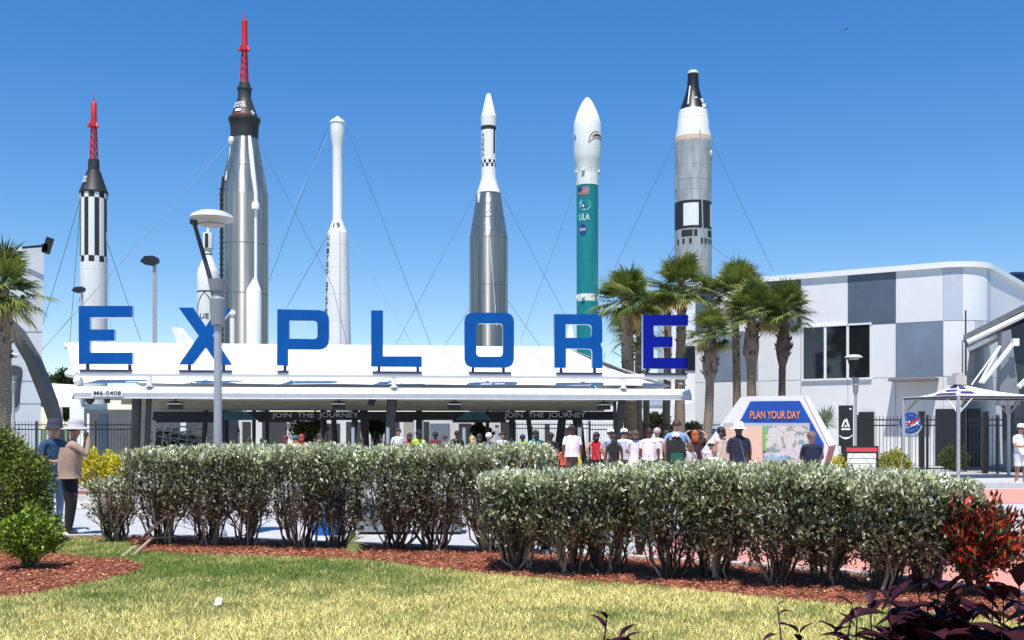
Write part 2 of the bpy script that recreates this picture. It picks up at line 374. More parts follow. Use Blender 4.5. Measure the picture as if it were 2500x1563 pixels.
# underside: ceiling, cross bands, rear gutter
SE = s_of(Cn(1480, 985, 8)); mb = MB()
ceil_m = mat('ceiling_panel', (.50, .49, .45), .7, var=.15, scale=.8)
mb.box(LW(SE / 2, 4.4, zl + .16), (SE, 8.0, .04), RZ); mb.box(LW(SE / 2, 2.2, zl + .06), (SE, .16, .14), RZ)
mb.build('ceiling', ceil_m, can, smooth=False)
mb = MB()
for i, (d, za, zb2) in enumerate([(4.2, .02, .13), (6.2, -.10, .12), (8.5, -.30, .12)]):
    mb.box(LW(SE / 2, d, zl + (za + zb2) / 2), (SE, .12, zb2 - za), RZ, i % 2)
for sx in np.arange(.6, SE, .95): mb.box(LW(sx, 5.2, zl + .09), (.05, 1.8, .06), RZ, 1)
mb.build('ceiling_beam', [ceil_m, mat('olive_panel', (.46, .44, .28), .6, var=.2, scale=2)], can, smooth=False)
# columns (inclined dark steel)
for pt, pb, wpx, d in [(334, 329, 22, 1.2), (364, 356, 13, 1.2), (870, 857, 15, 8.7), (887, 895, 19, 8.7), (958, 944, 24, 1.0), (1378, 1358, 20, 8.7), (1404, 1423, 24, 8.7), (1520, 1498, 20, 1.2), (1501, 1501, 8, 3),
                       (505, 492, 12, 9), (550, 550, 16, 9), (620, 620, 9, 9), (652, 652, 10, 9.5), (790, 790, 15, 9.2), (812, 822, 13, 9.2), (1023, 1023, 15, 9), (1250, 1250, 15, 9), (1287, 1300, 12, 9), (1190, 1190, 9, 10)]:
    a = Cz(pt, zl + .1, d); b = Cz(pb, 0, d); r_ = wpx * a.y / F / 2; mb = MB(); mb.tube([b, b.lerp(a, .5), a], [r_ * .92, r_, r_ * 1.05], 12)
    mb.tube([b, b + Vector((0, 0, .06))], r_ * 1.5, 12); mb.build('column', darkst, can)
# banner
bd = 8.0
def band(mb, px0, px1, py0, py1, d, m, th=.04):
    a = Cn(px0, py1, d); b = Cn(px1, py1, d); c = Cn(px1, py0, d); e = Cn(px0, py0, d); k = NB * th
    mb.add([a, b, c, e, a + k, b + k, c + k, e + k], [(0, 1, 2, 3), (7, 6, 5, 4), (0, 4, 5, 1), (2, 6, 7, 3), (1, 5, 6, 2), (0, 3, 7, 4)], m)
navy = mat('banner_navy', (.010, .014, .035), .45, col2=(.006, .008, .018), scale=.6)
teal = mat('banner_teal', (.015, .10, .17), .45, col2=(.05, .22, .30), scale=1.4, stretch=(3, 1, 1))
ban = thing('banner', 'long navy banner repeating JOIN THE JOURNEY under the white canopy', 'banner', Cz(900, 2.0, bd))
mb = MB(); band(mb, 374, 1505, 1005, 1026, bd, 0)
band(mb, 374, 560, 1026, 1032, bd, 0); band(mb, 1105, 1235, 1026, 1032, bd, 0); band(mb, 930, 1010, 1026, 1031, bd, 0); band(mb, 630, 720, 1026, 1031, bd, 0)
mb.build('panel', navy, ban, smooth=False)
for pts in ([(545, 1005), (606, 1005), (628, 1026), (545, 1026)], [(1140, 1005), (1180, 1005), (1200, 1026), (1110, 1026)]):
    mb = MB(); mb.add([Cn(x, y, bd - .02) for x, y in pts], [(0, 1, 2, 3)]); mb.build('stripe', teal, ban, smooth=False)
lt = mat('lettering_white', (.88, .88, .88), .5)
mb = MB()
for x0, x1 in ((664, 875), (1231, 1430)):
    a = Cn(x0, 1023, bd - .03); text(mb, 'JOIN  THE  JOURNEY', flat(a, Cn(x1, 1023, bd - .03) - a, Vector((0, 0, (1023 - 1007) / F * a.y)), .006))
mb.build('lettering', lt, ban, smooth=False)
# number plate
pl = thing('number_plate', 'small white plate with black building code on the left of the canopy fascia', 'sign', Cn(225, 968, -.12))
mb = MB(); band(mb, 225, 299, 953, 968, -.15, 0, .03); mb.build('plate', white, pl, smooth=False)
mb = MB(); a = Cn(229, 965, -.16); text(mb, 'M6-0408', flat(a, Cn(295, 965, -.16) - a, Vector((0, 0, .145)), .004)); mb.build('lettering', black, pl, smooth=False)
# black lamps / speakers hanging under fascia
for i, (px, py, lab) in enumerate([(427, 986, 'black floodlight hanging beneath the canopy below the letter X'), (827, 986, 'black floodlight hanging beneath the canopy to the right of letter P'), (1109, 987, 'black floodlight hanging beneath the canopy left of letter O'), (1476, 988, 'black floodlight hanging beneath the canopy at its right columns')]):
    c = Cn(px, py, 1.6); t = thing('hanging_floodlight', lab, 'light', c, 'floodlights hanging under the canopy')
    mb = MB(); vs = [];
    for j in range(9):
        a = math.pi * (j / 8); vs.append((math.cos(a), math.sin(a)))
    ring = [(c + U * (x * .26)) + Vector((0, 0, .02 + y * .09)) for x, y in vs]; ring2 = [p + NB * .32 for p in ring]
    mb.add(ring + ring2, [tuple(range(9)), tuple(range(17, 8, -1))] + [(k, 9 + k, 9 + (k + 1) % 9, (k + 1) % 9) for k in range(9)])
    mb.box(c + NB * .16 + Vector((0, 0, -.11)), (.48, .30, .18), RZ); mb.build('housing', black, t)
    mb = MB(); mb.box(c + NB * .0 + Vector((0, 0, -.005)), (.50, .36, .035), RZ); mb.build('rim', white, t)
    mb = MB(); mb.tube([c + NB * .16 + Vector((0, 0, .1)), c + NB * .16 + Vector((0, 0, zl + .16 - c.z))], .03, 6); mb.build('bracket', black, t)
for px, py, lab in [(219, 978, 'black dome speaker hanging under the left end of the canopy'), (262, 979, 'small black square speaker under the left end of the canopy')]:
    c = Cn(px, py, 1); mb = MB()
    if px < 240: mb.lathe(c, [(.06, .1), (.17, .08), (.17, 0), (.12, -.08), (.03, -.15)][::-1], 14)
    else: mb.box(c, (.17, .14, .16), RZ); mb.box(c + Vector((0, .0, .12)), (.05, .05, .1), RZ)
    tag(mb.build('ceiling_speaker', black), lab, 'speaker')
c = Cn(909, 978, 2); mb = MB(); mb.box(c, (.26, .12, .42), 0, rot=Matrix.Rotation(RZ, 3, 'Z') @ Matrix.Rotation(R(18), 3, 'Y')); mb.tube([c + Vector((.05, 0, .2)), c + Vector((.09, 0, .38))], .03, 6)
tag(mb.build('hanging_screen', mat('navy_box', (.015, .02, .04), .3)), 'tilted dark blue box hanging between the middle canopy columns', 'screen')

# ------------------------------------------------------------------ EXPLORE letters
def letter(name_txt, loops, m, label, posts, base):
    sx0 = min(p[0] for p in loops[0])
    def conv(p): v = Cn(p[0], p[1], 0.); return (s_of(v), v.z)
    Ls = [[conv(p) for p in lp] for lp in loops]
    c = LW(conv((base[0], 900))[0], 0, zb + .09); t = thing('sign_letter', label, 'letter', c, 'blue letters standing on the canopy beam')
    vs, fs = shape2d(Ls, .24); mb = MB()
    mb.add([LW(v[0], .12 + v[2], v[1]) for v in vs], fs)
    o = mb.build('letter_face', [m, mat('letter_edge', (.30, .40, .58), .35, .2)], t, smooth=False)
    me = o.data; me.calc_loop_triangles()
    for p in me.polygons:
        if abs(p.normal.dot(NB)) < .5: p.material_index = 1
    bm = bmesh.new(); bm.from_mesh(me); bmesh.ops.recalc_face_normals(bm, faces=bm.faces); bm.to_mesh(me); bm.free()
    zbot = min(q[1] for q in Ls[0]); pm = mat('letter_post', (.045, .045, .10), .5, .3)
    for px in posts:
        s_ = conv((px, 895))[0]; mb = MB(); mb.box(LW(s_, .12, (zbot + zb + .14) / 2 + .0), (.10, .10, zbot - zb - .14), RZ); mb.build('post', pm, t, smooth=False)
    for a, b in ([base] if isinstance(base[0], (int, float)) else base):
        sa, sb = conv((a, 900))[0], conv((b, 900))[0]; mb = MB(); mb.box(LW((sa + sb) / 2, .10, zb + .115), (sb - sa, .30, .05), RZ); mb.build('base_plate', pm, t, smooth=False)
def Eshape(x0, x1, xm, y0, y1, st, bh):
    h = y1 - y0; m0 = y0 + h * .405; m1 = y0 + h * .60
    return [[(x0, y0), (x1, y0), (x1, y0 + bh), (x0 + st, y0 + bh), (x0 + st, m0), (xm, m0), (xm, m1), (x0 + st, m1), (x0 + st, y1 - bh), (x1, y1 - bh), (x1, y1), (x0, y1)]]
letter('E', Eshape(192, 323, 279, 747, 889, 27, 28), signblue, 'blue letter E standing at the far left of the canopy, next to X', [212, 315], (194, 322))
letter('X', [[(436, 751), (471, 751), (502, 798), (532, 752), (566, 753), (519, 820), (566, 891), (531, 891), (502, 848), (470, 890), (437, 890), (485, 820)]], signblue, 'blue letter X partly behind the near lamp post', [461, 545], (437, 566))
letter('P', [rounded([(677, 755), (803, 758), (803, 854), (703, 853), (703, 893), (676, 892)], [0, 24, 26, 0, 0, 0]), rounded([(706, 783), (706, 827), (775, 828), (775, 784)], [0, 0, 9, 9])], signblue, 'blue letter P standing between X and L', [695], (677, 704))
letter('L', [[(906, 758), (935, 758), (935, 870), (1030, 870), (1030, 896), (906, 895)]], signblue, 'blue letter L standing between P and O', [925, 1020], (909, 1030))
letter('O', [rounded([(1134, 763), (1255, 764), (1255, 898), (1134, 897)], 23), rounded([(1163, 790), (1163, 871), (1228, 871), (1228, 790)], 10)], signblue, 'blue letter O standing between L and R', [1155, 1230], (1145, 1248))
letter('R', [rounded([(1353, 767), (1470, 768), (1471, 834), (1466, 841), (1471, 850), (1471, 899), (1446, 899), (1446, 852), (1382, 851), (1382, 898), (1354, 898)], [0, 16, 0, 0, 8, 0, 0, 8, 0, 0, 0]), rounded([(1381, 792), (1381, 825), (1445, 825), (1445, 792)], [0, 0, 11, 11])], signblue, 'blue letter R standing between O and the last E', [1371, 1453], (1358, 1470))
letter('E', Eshape(1570, 1680, 1642, 769, 900, 26, 26), signblue2, 'deep ultramarine letter E at the right end of the canopy before the palms', [1581, 1670], (1573, 1678))

# ------------------------------------------------------------------ rockets
def rk(prof, Y): return [(r * Y / F, CAMZ + (HOR - py) / F * Y) for r, py in prof]
def band_pts(prof, cuts):
    """insert rows at given pys (linear interp); prof is top->bottom"""
    out = list(prof)
    for c in cuts:
        for i in range(len(out) - 1):
            if out[i][1] < c < out[i + 1][1]:
                t = (c - out[i][1]) / (out[i + 1][1] - out[i][1]); out.insert(i + 1, (out[i][0] + (out[i + 1][0] - out[i][0]) * t, c)); break
    return out
def rocket_body(name, px, Y, prof, cuts, mf, mats, parent, seg=72):
    pr = band_pts(prof, cuts); mids = [(pr[i][1] + pr[i + 1][1]) / 2 for i in range(len(pr) - 1)]
    rev = rk(pr, Y)[::-1]; mids = mids[::-1]; mb = MB(); c = P(px, HOR, Y)
    mb.lathe((c.x, c.y, 0), rev, seg, lambda a, i: mf((a + 180) % 360 - 180, mids[i]))
    return mb.build(name, mats, parent, ang=25)
def wrap(px, Y, rpx_at, a0, a1, py0, py1, lift=.03):
    """placer of a unit square on the rocket skin"""
    c = P(px, HOR, Y)
    def fn(x, y, z):
        a = R(a0 + (a1 - a0) * x); py = py1 + (py0 - py1) * y; r = rpx_at(py) * Y / F + lift + z * .006
        return (c.x + r * math.sin(a), c.y - r * math.cos(a), CAMZ + (HOR - py) / F * Y)
    return fn
def patch(mb, fn, pts=None, m=0, nx=8, ny=2):
    vs = []; fs = []
    if pts is None:
        for j in range(ny + 1):
            for i in range(nx + 1): vs.append(fn(i / nx, j / ny, 0))
        fs = [(j * (nx + 1) + i, j * (nx + 1) + i + 1, (j + 1) * (nx + 1) + i + 1, (j + 1) * (nx + 1) + i) for j in range(ny) for i in range(nx)]
    else: vs = [fn(x, y, 0) for x, y in pts]; fs = [tuple(range(len(pts)))]
    mb.add(vs, fs, m)
def wires(parent, px, Y, specs):
    for x0, y0, x1, y1, dY in specs:
        mb = MB(); a = P(x0, y0, Y); b = P(x1, y1, Y + dY); mb.tube([a, b], .020, 5); mb.build('guy_wire', wire, parent)
def rroot(label, px, Y): p = P(px, HOR, Y); return thing('rocket', label, 'rocket', (p.x, p.y, 0), 'rockets standing in the rocket garden')
def escape_tower(px, Y, parent, y_spike, y_top, y_bot, y_base, rt, rb, rm):
    z = lambda py: CAMZ + (HOR - py) / F * Y
    c = P(px, HOR, Y); s = Y / F; mb = MB()
    for k in range(3):
        a = R(20 + 120 * k); mb.tube([(c.x + rb * s * math.sin(a), c.y - rb * s * math.cos(a), z(y_base)), (c.x + rt * s * math.sin(a), c.y - rt * s * math.cos(a), z(y_bot))], .045, 6)
    nb = 5
    for j in range(nb):
        for k in range(3):
            def pt(k, t): a = R(20 + 120 * k); r = (rb + (rt - rb) * t) * s; return (c.x + r * math.sin(a), c.y - r * math.cos(a), z(y_base + (y_bot - y_base) * t))
            mb.tube([pt(k, j / nb), pt(k + 1, (j + 1) / nb)], .026, 5); mb.tube([pt(k + 1, j / nb), pt(k, (j + 1) / nb)], .026, 5); mb.tube([pt(k, (j + 1) / nb), pt(k + 1, (j + 1) / nb)], .026, 5)
    tw = mb.build('escape_tower', red, parent)
    mb = MB(); H = y_bot - y_top
    mb.lathe((c.x, c.y, 0), [(r * s, z(y)) for r, y in [(rm * 1.3, y_bot + 4), (rm * 1.25, y_bot - 3), (rm, y_bot - H * .28), (rm, y_top + 2), (rm * .8, y_top)]], 16)
    for k in range(3):
        a = R(60 + 120 * k); q = (c.x + rm * 1.3 * s * math.sin(a), c.y - rm * 1.3 * s * math.cos(a)); mb.tube([(q[0], q[1], z(y_bot - 6)), (c.x + rm * 1.8 * s * math.sin(a), c.y - rm * 1.8 * s * math.cos(a), z(y_bot + 6))], [.05, .11], 8)
    mb.build('escape_motor', red, tw)
    mb = MB(); mb.tube([(c.x, c.y, z(y_top)), (c.x, c.y, z(y_spike))], [.05, .012], 6); mb.build('spike', red, tw)

# Mercury style on a slim black and white booster
wseam = mat('white_seam', (.45, .46, .46), .6)
t = rroot('slim white rocket with black stripes and a red escape tower above the first letter E', 229, 70)
def mf(a, y):
    if y < 474: return 1
    q = (a + 20) % 45
    if 487 < y < 628: return 1 if q < 20 else 0
    if 474 < y < 487 or 628 < y < 643: return 1 if q >= 22 else 0
    return 0
rocket_body('booster', 229, 70, [(31.5, 474), (31.5, 1092)], [487, 628, 643, 660, 660.8, 730, 770, 770.8, 900], lambda a, y: 2 if 660 < y < 660.8 or 770 < y < 770.8 else mf(a, y), [rwhite, rblack, wseam], t)
cap = rocket_body('capsule', 229, 70, [(8, 389), (12.5, 391), (13, 400), (13.5, 417), (16, 419), (20, 432), (31, 464), (33.5, 469), (33.5, 474)], [], lambda a, y: 0, [rblack], t)
mb = MB(); f = lambda py: 16 + (py - 419) * .33
text(mb, 'UNITED', wrap(229, 70, f, -62, -18, 434, 441, .03)); text(mb, 'STATES', wrap(229, 70, f, -62, -18, 443, 450, .03)); mb.build('lettering', lt, cap, smooth=False)
mb = MB(); r70 = lambda py: 31.5
for i, ch in enumerate('UNITED'): text(mb, ch, wrap(229, 70, r70, -72, -58, 728 + i * 22, 742 + i * 22))
mb.build('lettering', rblack, t, smooth=False)
escape_tower(229, 70, t, 227, 250, 306, 392, 6.5, 10.5, 7)
wires(t, 229, 70, [(198, 480, 105, 790, 6), (261, 590, 343, 830, 10), (259, 560, 272, 840, -3), (196, 500, 170, 840, 12)])

# Atlas with capsule
def aniso(m):
    b = m.node_tree.nodes['Principled BSDF']; b.inputs['Anisotropic'].default_value = .88; b.inputs['Anisotropic Rotation'].default_value = .25
    tg = m.node_tree.nodes.new('ShaderNodeTangent'); tg.direction_type = 'RADIAL'; tg.axis = 'Z'; m.node_tree.links.new(tg.outputs[0], b.inputs['Tangent']); return m
steel = mat('stainless_skin', (.44, .42, .37), .36, .9, bump=.04, scale=1.5, bscale=1.6, stretch=(2.4, 2.4, .05), var=.35)  # vertical colour streaks on both steel skins paint in reflected surroundings
steel2 = mat('stainless_ribbed', (.38, .37, .34), .38, .88, bump=.05, bscale=2.4, scale=2.2, stretch=(3, 3, .06), var=.35)
aniso(steel); aniso(steel2)
t = rroot('tall stainless steel rocket with black capsule and red escape tower behind letter X', 597, 66)
seamd = mat('skin_seam', (.16, .17, .17), .5, .7)
body = rocket_body('booster', 597, 66, [(32.5, 340), (33.5, 346), (39, 378), (48, 425), (54, 460), (57, 480), (57, 485), (57.3, 1092)], [343, 412, 414, 478, 600, 602, 720, 722], lambda a, y: 1 if y in (413,) or 600 < y < 602 or 720 < y < 722 else 0, [steel, seamd], t, 96)
rocket_body('adapter', 597, 66, [(33, 287), (38, 290), (38.5, 296), (35, 304), (33.5, 316), (33, 340)], [], lambda a, y: 0, [rblack], t)
cap = rocket_body('capsule', 597, 66, [(10, 200), (13, 204), (13.5, 213), (18, 215), (18.5, 219), (16, 221), (15.5, 238), (19, 250), (33, 287)], [], lambda a, y: 0, [mat('capsule_grey', (.035, .037, .04), .5, var=.3, scale=3)], t)
mb = MB(); f = lambda py: 15.5 + max(0, py - 238) * .36
text(mb, 'UNITED', wrap(597, 66, f, -52, 18, 255, 261.5, .04)); text(mb, 'STATES', wrap(597, 66, f, -50, 20, 263, 269.5, .04)); patch(mb, wrap(597, 66, f, -30, -2, 274, 280, .04))
text(mb, '+', wrap(597, 66, f, 40, 62, 275, 287, .04)); mb.build('lettering', lt, cap, smooth=False)
mb = MB(); rr = lambda py: 33.4
patch(mb, wrap(597, 66, rr, -55, 45, 286, 289, .05), nx=16); mb.build('red_band', red, cap)
escape_tower(597, 66, t, 28, 50, 120, 204, 6.5, 11.5, 7.3)
mb = MB(); Y = 66; cz = lambda py: CAMZ + (HOR - py) / F * Y; ctr = P(597, HOR, Y); s = Y / F
def on(offpx, rpx, py): x = offpx * s; y = -math.sqrt(max(.01, (rpx * s) ** 2 - x * x)); return Vector((ctr.x + x, ctr.y + y, cz(py)))
mb.tube([on(19, 33, 340), on(23, 38, 375), on(31, 50, 432), on(38, 57, 482), on(38.5, 57, 503)], [.10, .15, .15, .13, .13], 10)
mb.tube([on(38.5, 60, 503), on(38.5, 60, 509), on(38.5, 60, 521)], [.16, .24, .24], 12); mb.tube([on(38.5, 58, 521), on(38.5, 58, 692)], .10, 10)
mb.tube([on(38, 60, 688), on(37, 66, 716), on(37, 68, 719), on(37, 68, 1088)], [.12, .44, .47, .47], 20)
mb.build('side_fairing', rwhite, t)
mb = MB(); mb.tube([on(-14, 60, 783), on(-14, 60, 1080)], .15, 10); mb.ball(on(-14, 60, 773), .22); mb.build('vernier_pipe', rwhite, t)
mb = MB(); mb.tube([on(-42, 54, 440), on(-47, 57, 480), on(-47, 57, 1080)], .10, 6)
for y in range(470, 1080, 13): mb.box(on(-47, 59, y), (.18, .22, .10))
mb.build('raceway', rblack, t)
mb = MB(); mb.tube([on(-27, 34, 352), on(-32, 45, 420), on(-36, 54, 450)], [.05, .04, .04], 6); mb.ball(on(-26, 35, 350), .19, sc=(1, 1, 1.5)); mb.build('fitting', rwhite, t)
wires(t, 597, 66, [(559, 350, 90, 868, -6), (636, 352, 812, 700, 4), (812, 700, 850, 850, 1), (655, 640, 800, 330, 9)])

# small white rocket behind the lamp
t = rroot('small white rocket with black ring and arch marks behind the near lamp head', 508, 85)
rocket_body('booster', 508, 85, [(24.5, 662), (26, 667), (26, 1092)], [712, 716, 800], lambda a, y: 1 if 712 < y < 716 else 0, [rwhite, rblack], t)
rocket_body('nose', 508, 85, [(3, 545), (3.4, 568), (12, 569), (12.5, 572), (12.5, 607), (9, 612), (9, 617), (9.8, 620), (10.5, 624), (24.5, 662)], [], lambda a, y: 1 if 619 < y < 624 or (572 < y < 607 and -18 < a < 22) else 0, [rwhite, rblack], t)
mb = MB(); f = lambda py: 26
for sg in (-1, 1):
    q = [(-3 + sg * 0, 716), (-3 + sg * 22, 728), (-3 + sg * 42, 745), (-3 + sg * 58, 775)]
    for (a0, y0), (a1, y1) in zip(q, q[1:]): w_ = wrap(508, 85, f, 0, 1, 0, 1, .03); mb.add([w_(a0 - 2.5, 1 - y0, 0), w_(a0 + 2.5, 1 - y0, 0), w_(a1 + 2.5, 1 - y1, 0), w_(a1 - 2.5, 1 - y1, 0)], [(0, 1, 2, 3)])
text(mb, 'UE', wrap(508, 85, f, -28, 20, 768, 780)); mb.build('marking', rblack, t, smooth=False)
mb = MB(); Y = 62; a = [P(418, 799, Y), P(438, 800, Y), P(488, 862, Y), P(440, 862, Y)]; k = Vector((.1, .28, 0))
mb.add(a + [p + k for p in a], [(0, 1, 2, 3), (7, 6, 5, 4), (0, 4, 5, 1), (1, 5, 6, 2), (2, 6, 7, 3), (3, 7, 4, 0)])
mb.tube([P(470, 870, Y), P(470, HOR + 1.6 * F / Y, Y)], .35, 12); mb.tube([P(440, 862, Y) + k / 2, P(520, 862, Y) + k / 2], .3, 12)
tag(mb.build('rocket_fin', rwhite), 'white swept tail fin poking above the canopy between E and X', 'fin')

# slender white rocket "19"
t = rroot('slender white rocket numbered 19 standing behind letter P', 824, 75)
rocket_body('booster', 824, 75, [(22, 566), (24, 568), (25, 578), (33, 845), (38, 1093)], [600, 600.8, 655, 655.8, 700, 720, 720.8, 785, 785.8], lambda a, y: 1 if any(q < y < q + .8 for q in (600, 655, 720, 785)) or (a > 20 and a < 25) else 0, [rwhite, wseam], t)
rocket_body('upper_stage', 824, 75, [(.3, 283), (9, 290), (18.5, 297), (19, 301), (17.3, 304), (17.3, 322), (16, 337), (12.5, 360), (12, 372), (12, 537), (13, 541), (22, 566)], [], lambda a, y: 0, [rwhite], t)
mb = MB(); text(mb, '19', wrap(824, 75, lambda py: 12 + (py - 537) * .36, -22, 28, 546, 559, .04))
f = lambda py: 24 + (py - 568) * .033
for i, ch in enumerate('UNITED STATES'):
    if ch != ' ': text(mb, ch, wrap(824, 75, f, -62, -40, 577 + i * 16.3, 589 + i * 16.3, .04))
mb.build('lettering', rblack, t, smooth=False)
wires(t, 824, 75, [(800, 312, 655, 690, 8), (847, 312, 1052, 843, 8), (800, 575, 700, 750, 3), (849, 570, 1008, 843, -5)])

# Agena
t = rroot('stainless rocket with white upper stage reading AGENA behind letter O', 1193, 82)
rocket_body('booster', 1193, 82, [(29, 474), (30, 478), (46, 578), (47, 584), (47, 1092)], [536, 537.5, 584, 585.5, 700, 701.2], lambda a, y: 1 if 536 < y < 537.5 or 584 < y < 585.5 or 700 < y < 701.2 else 0, [steel2, seamd], t, 96)
def mf(a, y):
    if 310 < y < 320: return 1
    if 320 < y < 378: return 1 if 38 < a < 62 else 0
    if 393 < y < 401.5: return 1 if (a // 20) % 2 == 0 else 0
    if 401.5 < y < 410: return 1 if (a // 20) % 2 else 0
    return 0
rocket_body('upper_stage', 1193, 82, [(1.5, 229), (5, 230), (7, 236), (17, 281), (19.5, 285), (18.5, 310), (18, 390), (17.5, 435), (27, 468), (31, 471), (31, 474)], [320, 378, 393, 401.5, 410], mf, [rwhite, rblack], t)
mb = MB()
for i, ch in enumerate('AGENA'): text(mb, ch, wrap(1193, 82, lambda py: 18.3, -56, -34, 328 + i * 12, 336 + i * 12))
mb.build('lettering', rblack, t, smooth=False)
Y = 82; ctr = P(1193, HOR, Y); s = Y / F; mb = MB(); cz = lambda py: CAMZ + (HOR - py) / F * Y
mb.tube([on(-23, 30.5, 477), on(-24, 34, 500)], [.14, .06], 8); mb.tube([on(4, 47, 590), on(20, 47, 800)], .035, 5); mb.build('fitting', rwhite, t)
mb = MB()
for i, ch in enumerate('USA'): text(mb, ch, wrap(1193, 82, lambda py: 30 + (py - 478) * .16, -9, 9, 487 + i * 32, 503 + i * 32))
mb.build('lettering', rwhite, t, smooth=False)
wires(t, 1193, 82, [(1160, 475, 965, 845, 3), (1227, 478, 1380, 770, 5), (1158, 735, 1085, 845, 1), (1240, 735, 1318, 845, 2)])

# Delta II
tealp = mat('teal_paint', (.005, .22, .25), .42, var=.12, scale=.8, stretch=(1, 1, .4))
t = rroot('teal and white rocket with shark mouth fairing behind letter R', 1434, 108)
tseam = mat('teal_seam', (.02, .14, .14), .5)
def mf(a, y): return 2 if any(q < y < q + .9 for q in (520, 580, 640, 690)) else (1 if (720 < y < 737) or y < 455 else 0)
body = rocket_body('booster', 1434, 108, [(27, 425), (27, 455), (26.3, 456), (26.3, 1085)], [520, 520.9, 580, 580.9, 640, 640.9, 690, 690.9, 720, 737, 800, 900], mf, [tealp, rwhite, tseam], t)
fair = rocket_body('fairing', 1434, 108, [(.5, 238), (5, 240), (12, 249), (20, 264), (27, 281), (32, 299), (33.5, 306), (33.5, 384), (32, 392), (28, 415), (27, 425)], [], lambda a, y: 0, [rwhite], t)
mb = MB(); f = lambda py: 33.6; pts = lambda ps: [((x) / 100, (y) / 100) for x, y in ps]
wf = wrap(1434, 108, f, -2, 72, 328, 358, .03)
def poly(mb, fn, ps, m=0):
    for a, b in zip(ps, ps[1:]): pass
    mb.add([fn(x / 100, y / 100, 0) for x, y in ps], [tuple(range(len(ps)))], m)
top = [(2, 2), (8, 40), (18, 72), (34, 92), (55, 100), (78, 95), (98, 82)]; bot = [(98, 30), (78, 40), (55, 42), (34, 34), (18, 18), (8, 6)]
n = len(top)
def strip(mb, fn, A, B, m):
    mb.add([fn(x / 100, y / 100, 0) for x, y in A] + [fn(x / 100, y / 100, 0) for x, y in B], [(i, i + 1, len(A) + i + 1, len(A) + i) for i in range(len(A) - 1)], m)
A = top; B = [(2, 2), (10, 10), (20, 22), (34, 38), (55, 46), (78, 44), (98, 34)]
strip(mb, wf, A, B, 0)
wf2 = wrap(1434, 108, f, -2, 72, 328, 358, .05); A2 = [(5, 8), (12, 40), (22, 66), (36, 84), (55, 91), (78, 87), (96, 76)]; B2 = [(6, 8), (12, 18), (22, 28), (36, 42), (55, 50), (78, 48), (96, 40)]; strip(mb, wf2, A2, B2, 1)
wf3 = wrap(1434, 108, f, -2, 72, 328, 358, .07); A3 = [(24, 46), (32, 64), (42, 76), (55, 80), (78, 76), (94, 68)]; B3 = [(26, 42), (33, 50), (42, 56), (55, 60), (78, 58), (94, 52)]; strip(mb, wf3, A3, B3, 2)
for i in range(9): wf4 = wrap(1434, 108, f, -2, 72, 328, 358, .09); x = 26 + i * 8; y = 52 + min(i, 4) * 5 - max(0, i - 5) * 2; mb.add([wf4((x - 4) / 100, (y + 22 - 4) / 100, 0), wf4((x + 4) / 100, (y + 24 - 4) / 100, 0), wf4(x / 100, (y + 8) / 100, 0)], [(0, 1, 2)], 1)
mb.build('shark_mouth', [rblack, rwhite, mat('mouth_red', (.35, .01, .02), .5)], fair, smooth=False)
mb = MB(); text(mb, 'G', wrap(1434, 108, f, -72, -58, 334, 345, .03)); mb.build('marking', rblack, fair, smooth=False)
mb = MB(); f = lambda py: 26.4
fl = [rwhite, mat('flag_red', (.45, .03, .04), .5), mat('flag_blue', (.02, .04, .22), .5), mat('patch_teal', (.13, .45, .44), .5), mat('logo_blue', (.01, .05, .30), .5)]
patch(mb, wrap(1434, 108, f, -58, 5, 463, 481, .03), m=0, nx=10)
for i in range(5): patch(mb, wrap(1434, 108, f, -58, 5, 463.5 + i * 3.6, 465.3 + i * 3.6, .05), m=1, nx=10, ny=1)
patch(mb, wrap(1434, 108, f, -58, -32, 463, 472.5, .07), m=2, nx=5, ny=1)
wp = wrap(1434, 108, f, -52, 14, 489, 519, .03); N = 20; mb.add([wp(.5 + .5 * math.cos(2 * math.pi * k / N) * (1 + .08 * math.sin(5 * k)), .5 + .5 * math.sin(2 * math.pi * k / N), 0) for k in range(N)], [tuple(range(N))], 3)
wp = wrap(1434, 108, f, -42, -8, 496, 514, .06); mb.add([wp(0, 0, 0), wp(1, 0, 0), wp(.5, 1, 0)], [(0, 1, 2)], 2); wp = wrap(1434, 108, f, -33, -17, 503, 511, .08); mb.add([wp(0, 0, 0), wp(1, 0, 0), wp(.5, 1, 0)], [(0, 1, 2)], 0)
text(mb, 'ULA', wrap(1434, 108, f, -50, 8, 527, 543, .04), 0)
wp = wrap(1434, 108, f, -48, -8, 552, 578, .04); mb.add([wp(.5 + .5 * math.cos(2 * math.pi * k / N), .5 + .5 * math.sin(2 * math.pi * k / N), 0) for k in range(N)], [tuple(range(N))], 4)
text(mb, 'NASA', wrap(1434, 108, f, -46, -12, 561, 569, .06), 0); wp = wrap(1434, 108, f, -46, -8, 556, 576, .07); mb.add([wp(.05, .2, 0), wp(.1, .26, 0), wp(1, .95, 0), wp(.8, .62, 0)], [(0, 1, 2, 3)], 1)
mb.build('emblem', fl, body, smooth=False)
Y = 108; ctr = P(1434, HOR, Y); s = Y / F; cz = lambda py: CAMZ + (HOR - py) / F * Y; mb = MB()
for py in (421, 728):
    for a in (-75, -25, 70, 110):
        r_ = 29 * s; mb.box((ctr.x + r_ * math.sin(R(a)), ctr.y - r_ * math.cos(R(a)), cz(py)), (.35, .30, .22), R(a))
mb.build('bracket', rwhite, body)
mb = MB(); mb.tube([on(19, 26.3, 585), on(19, 26.3, 1080)], .12, 8); mb.build('raceway', tealp, body)
mb = MB(); c = P(1393, HOR, 104); sc = 104 / F
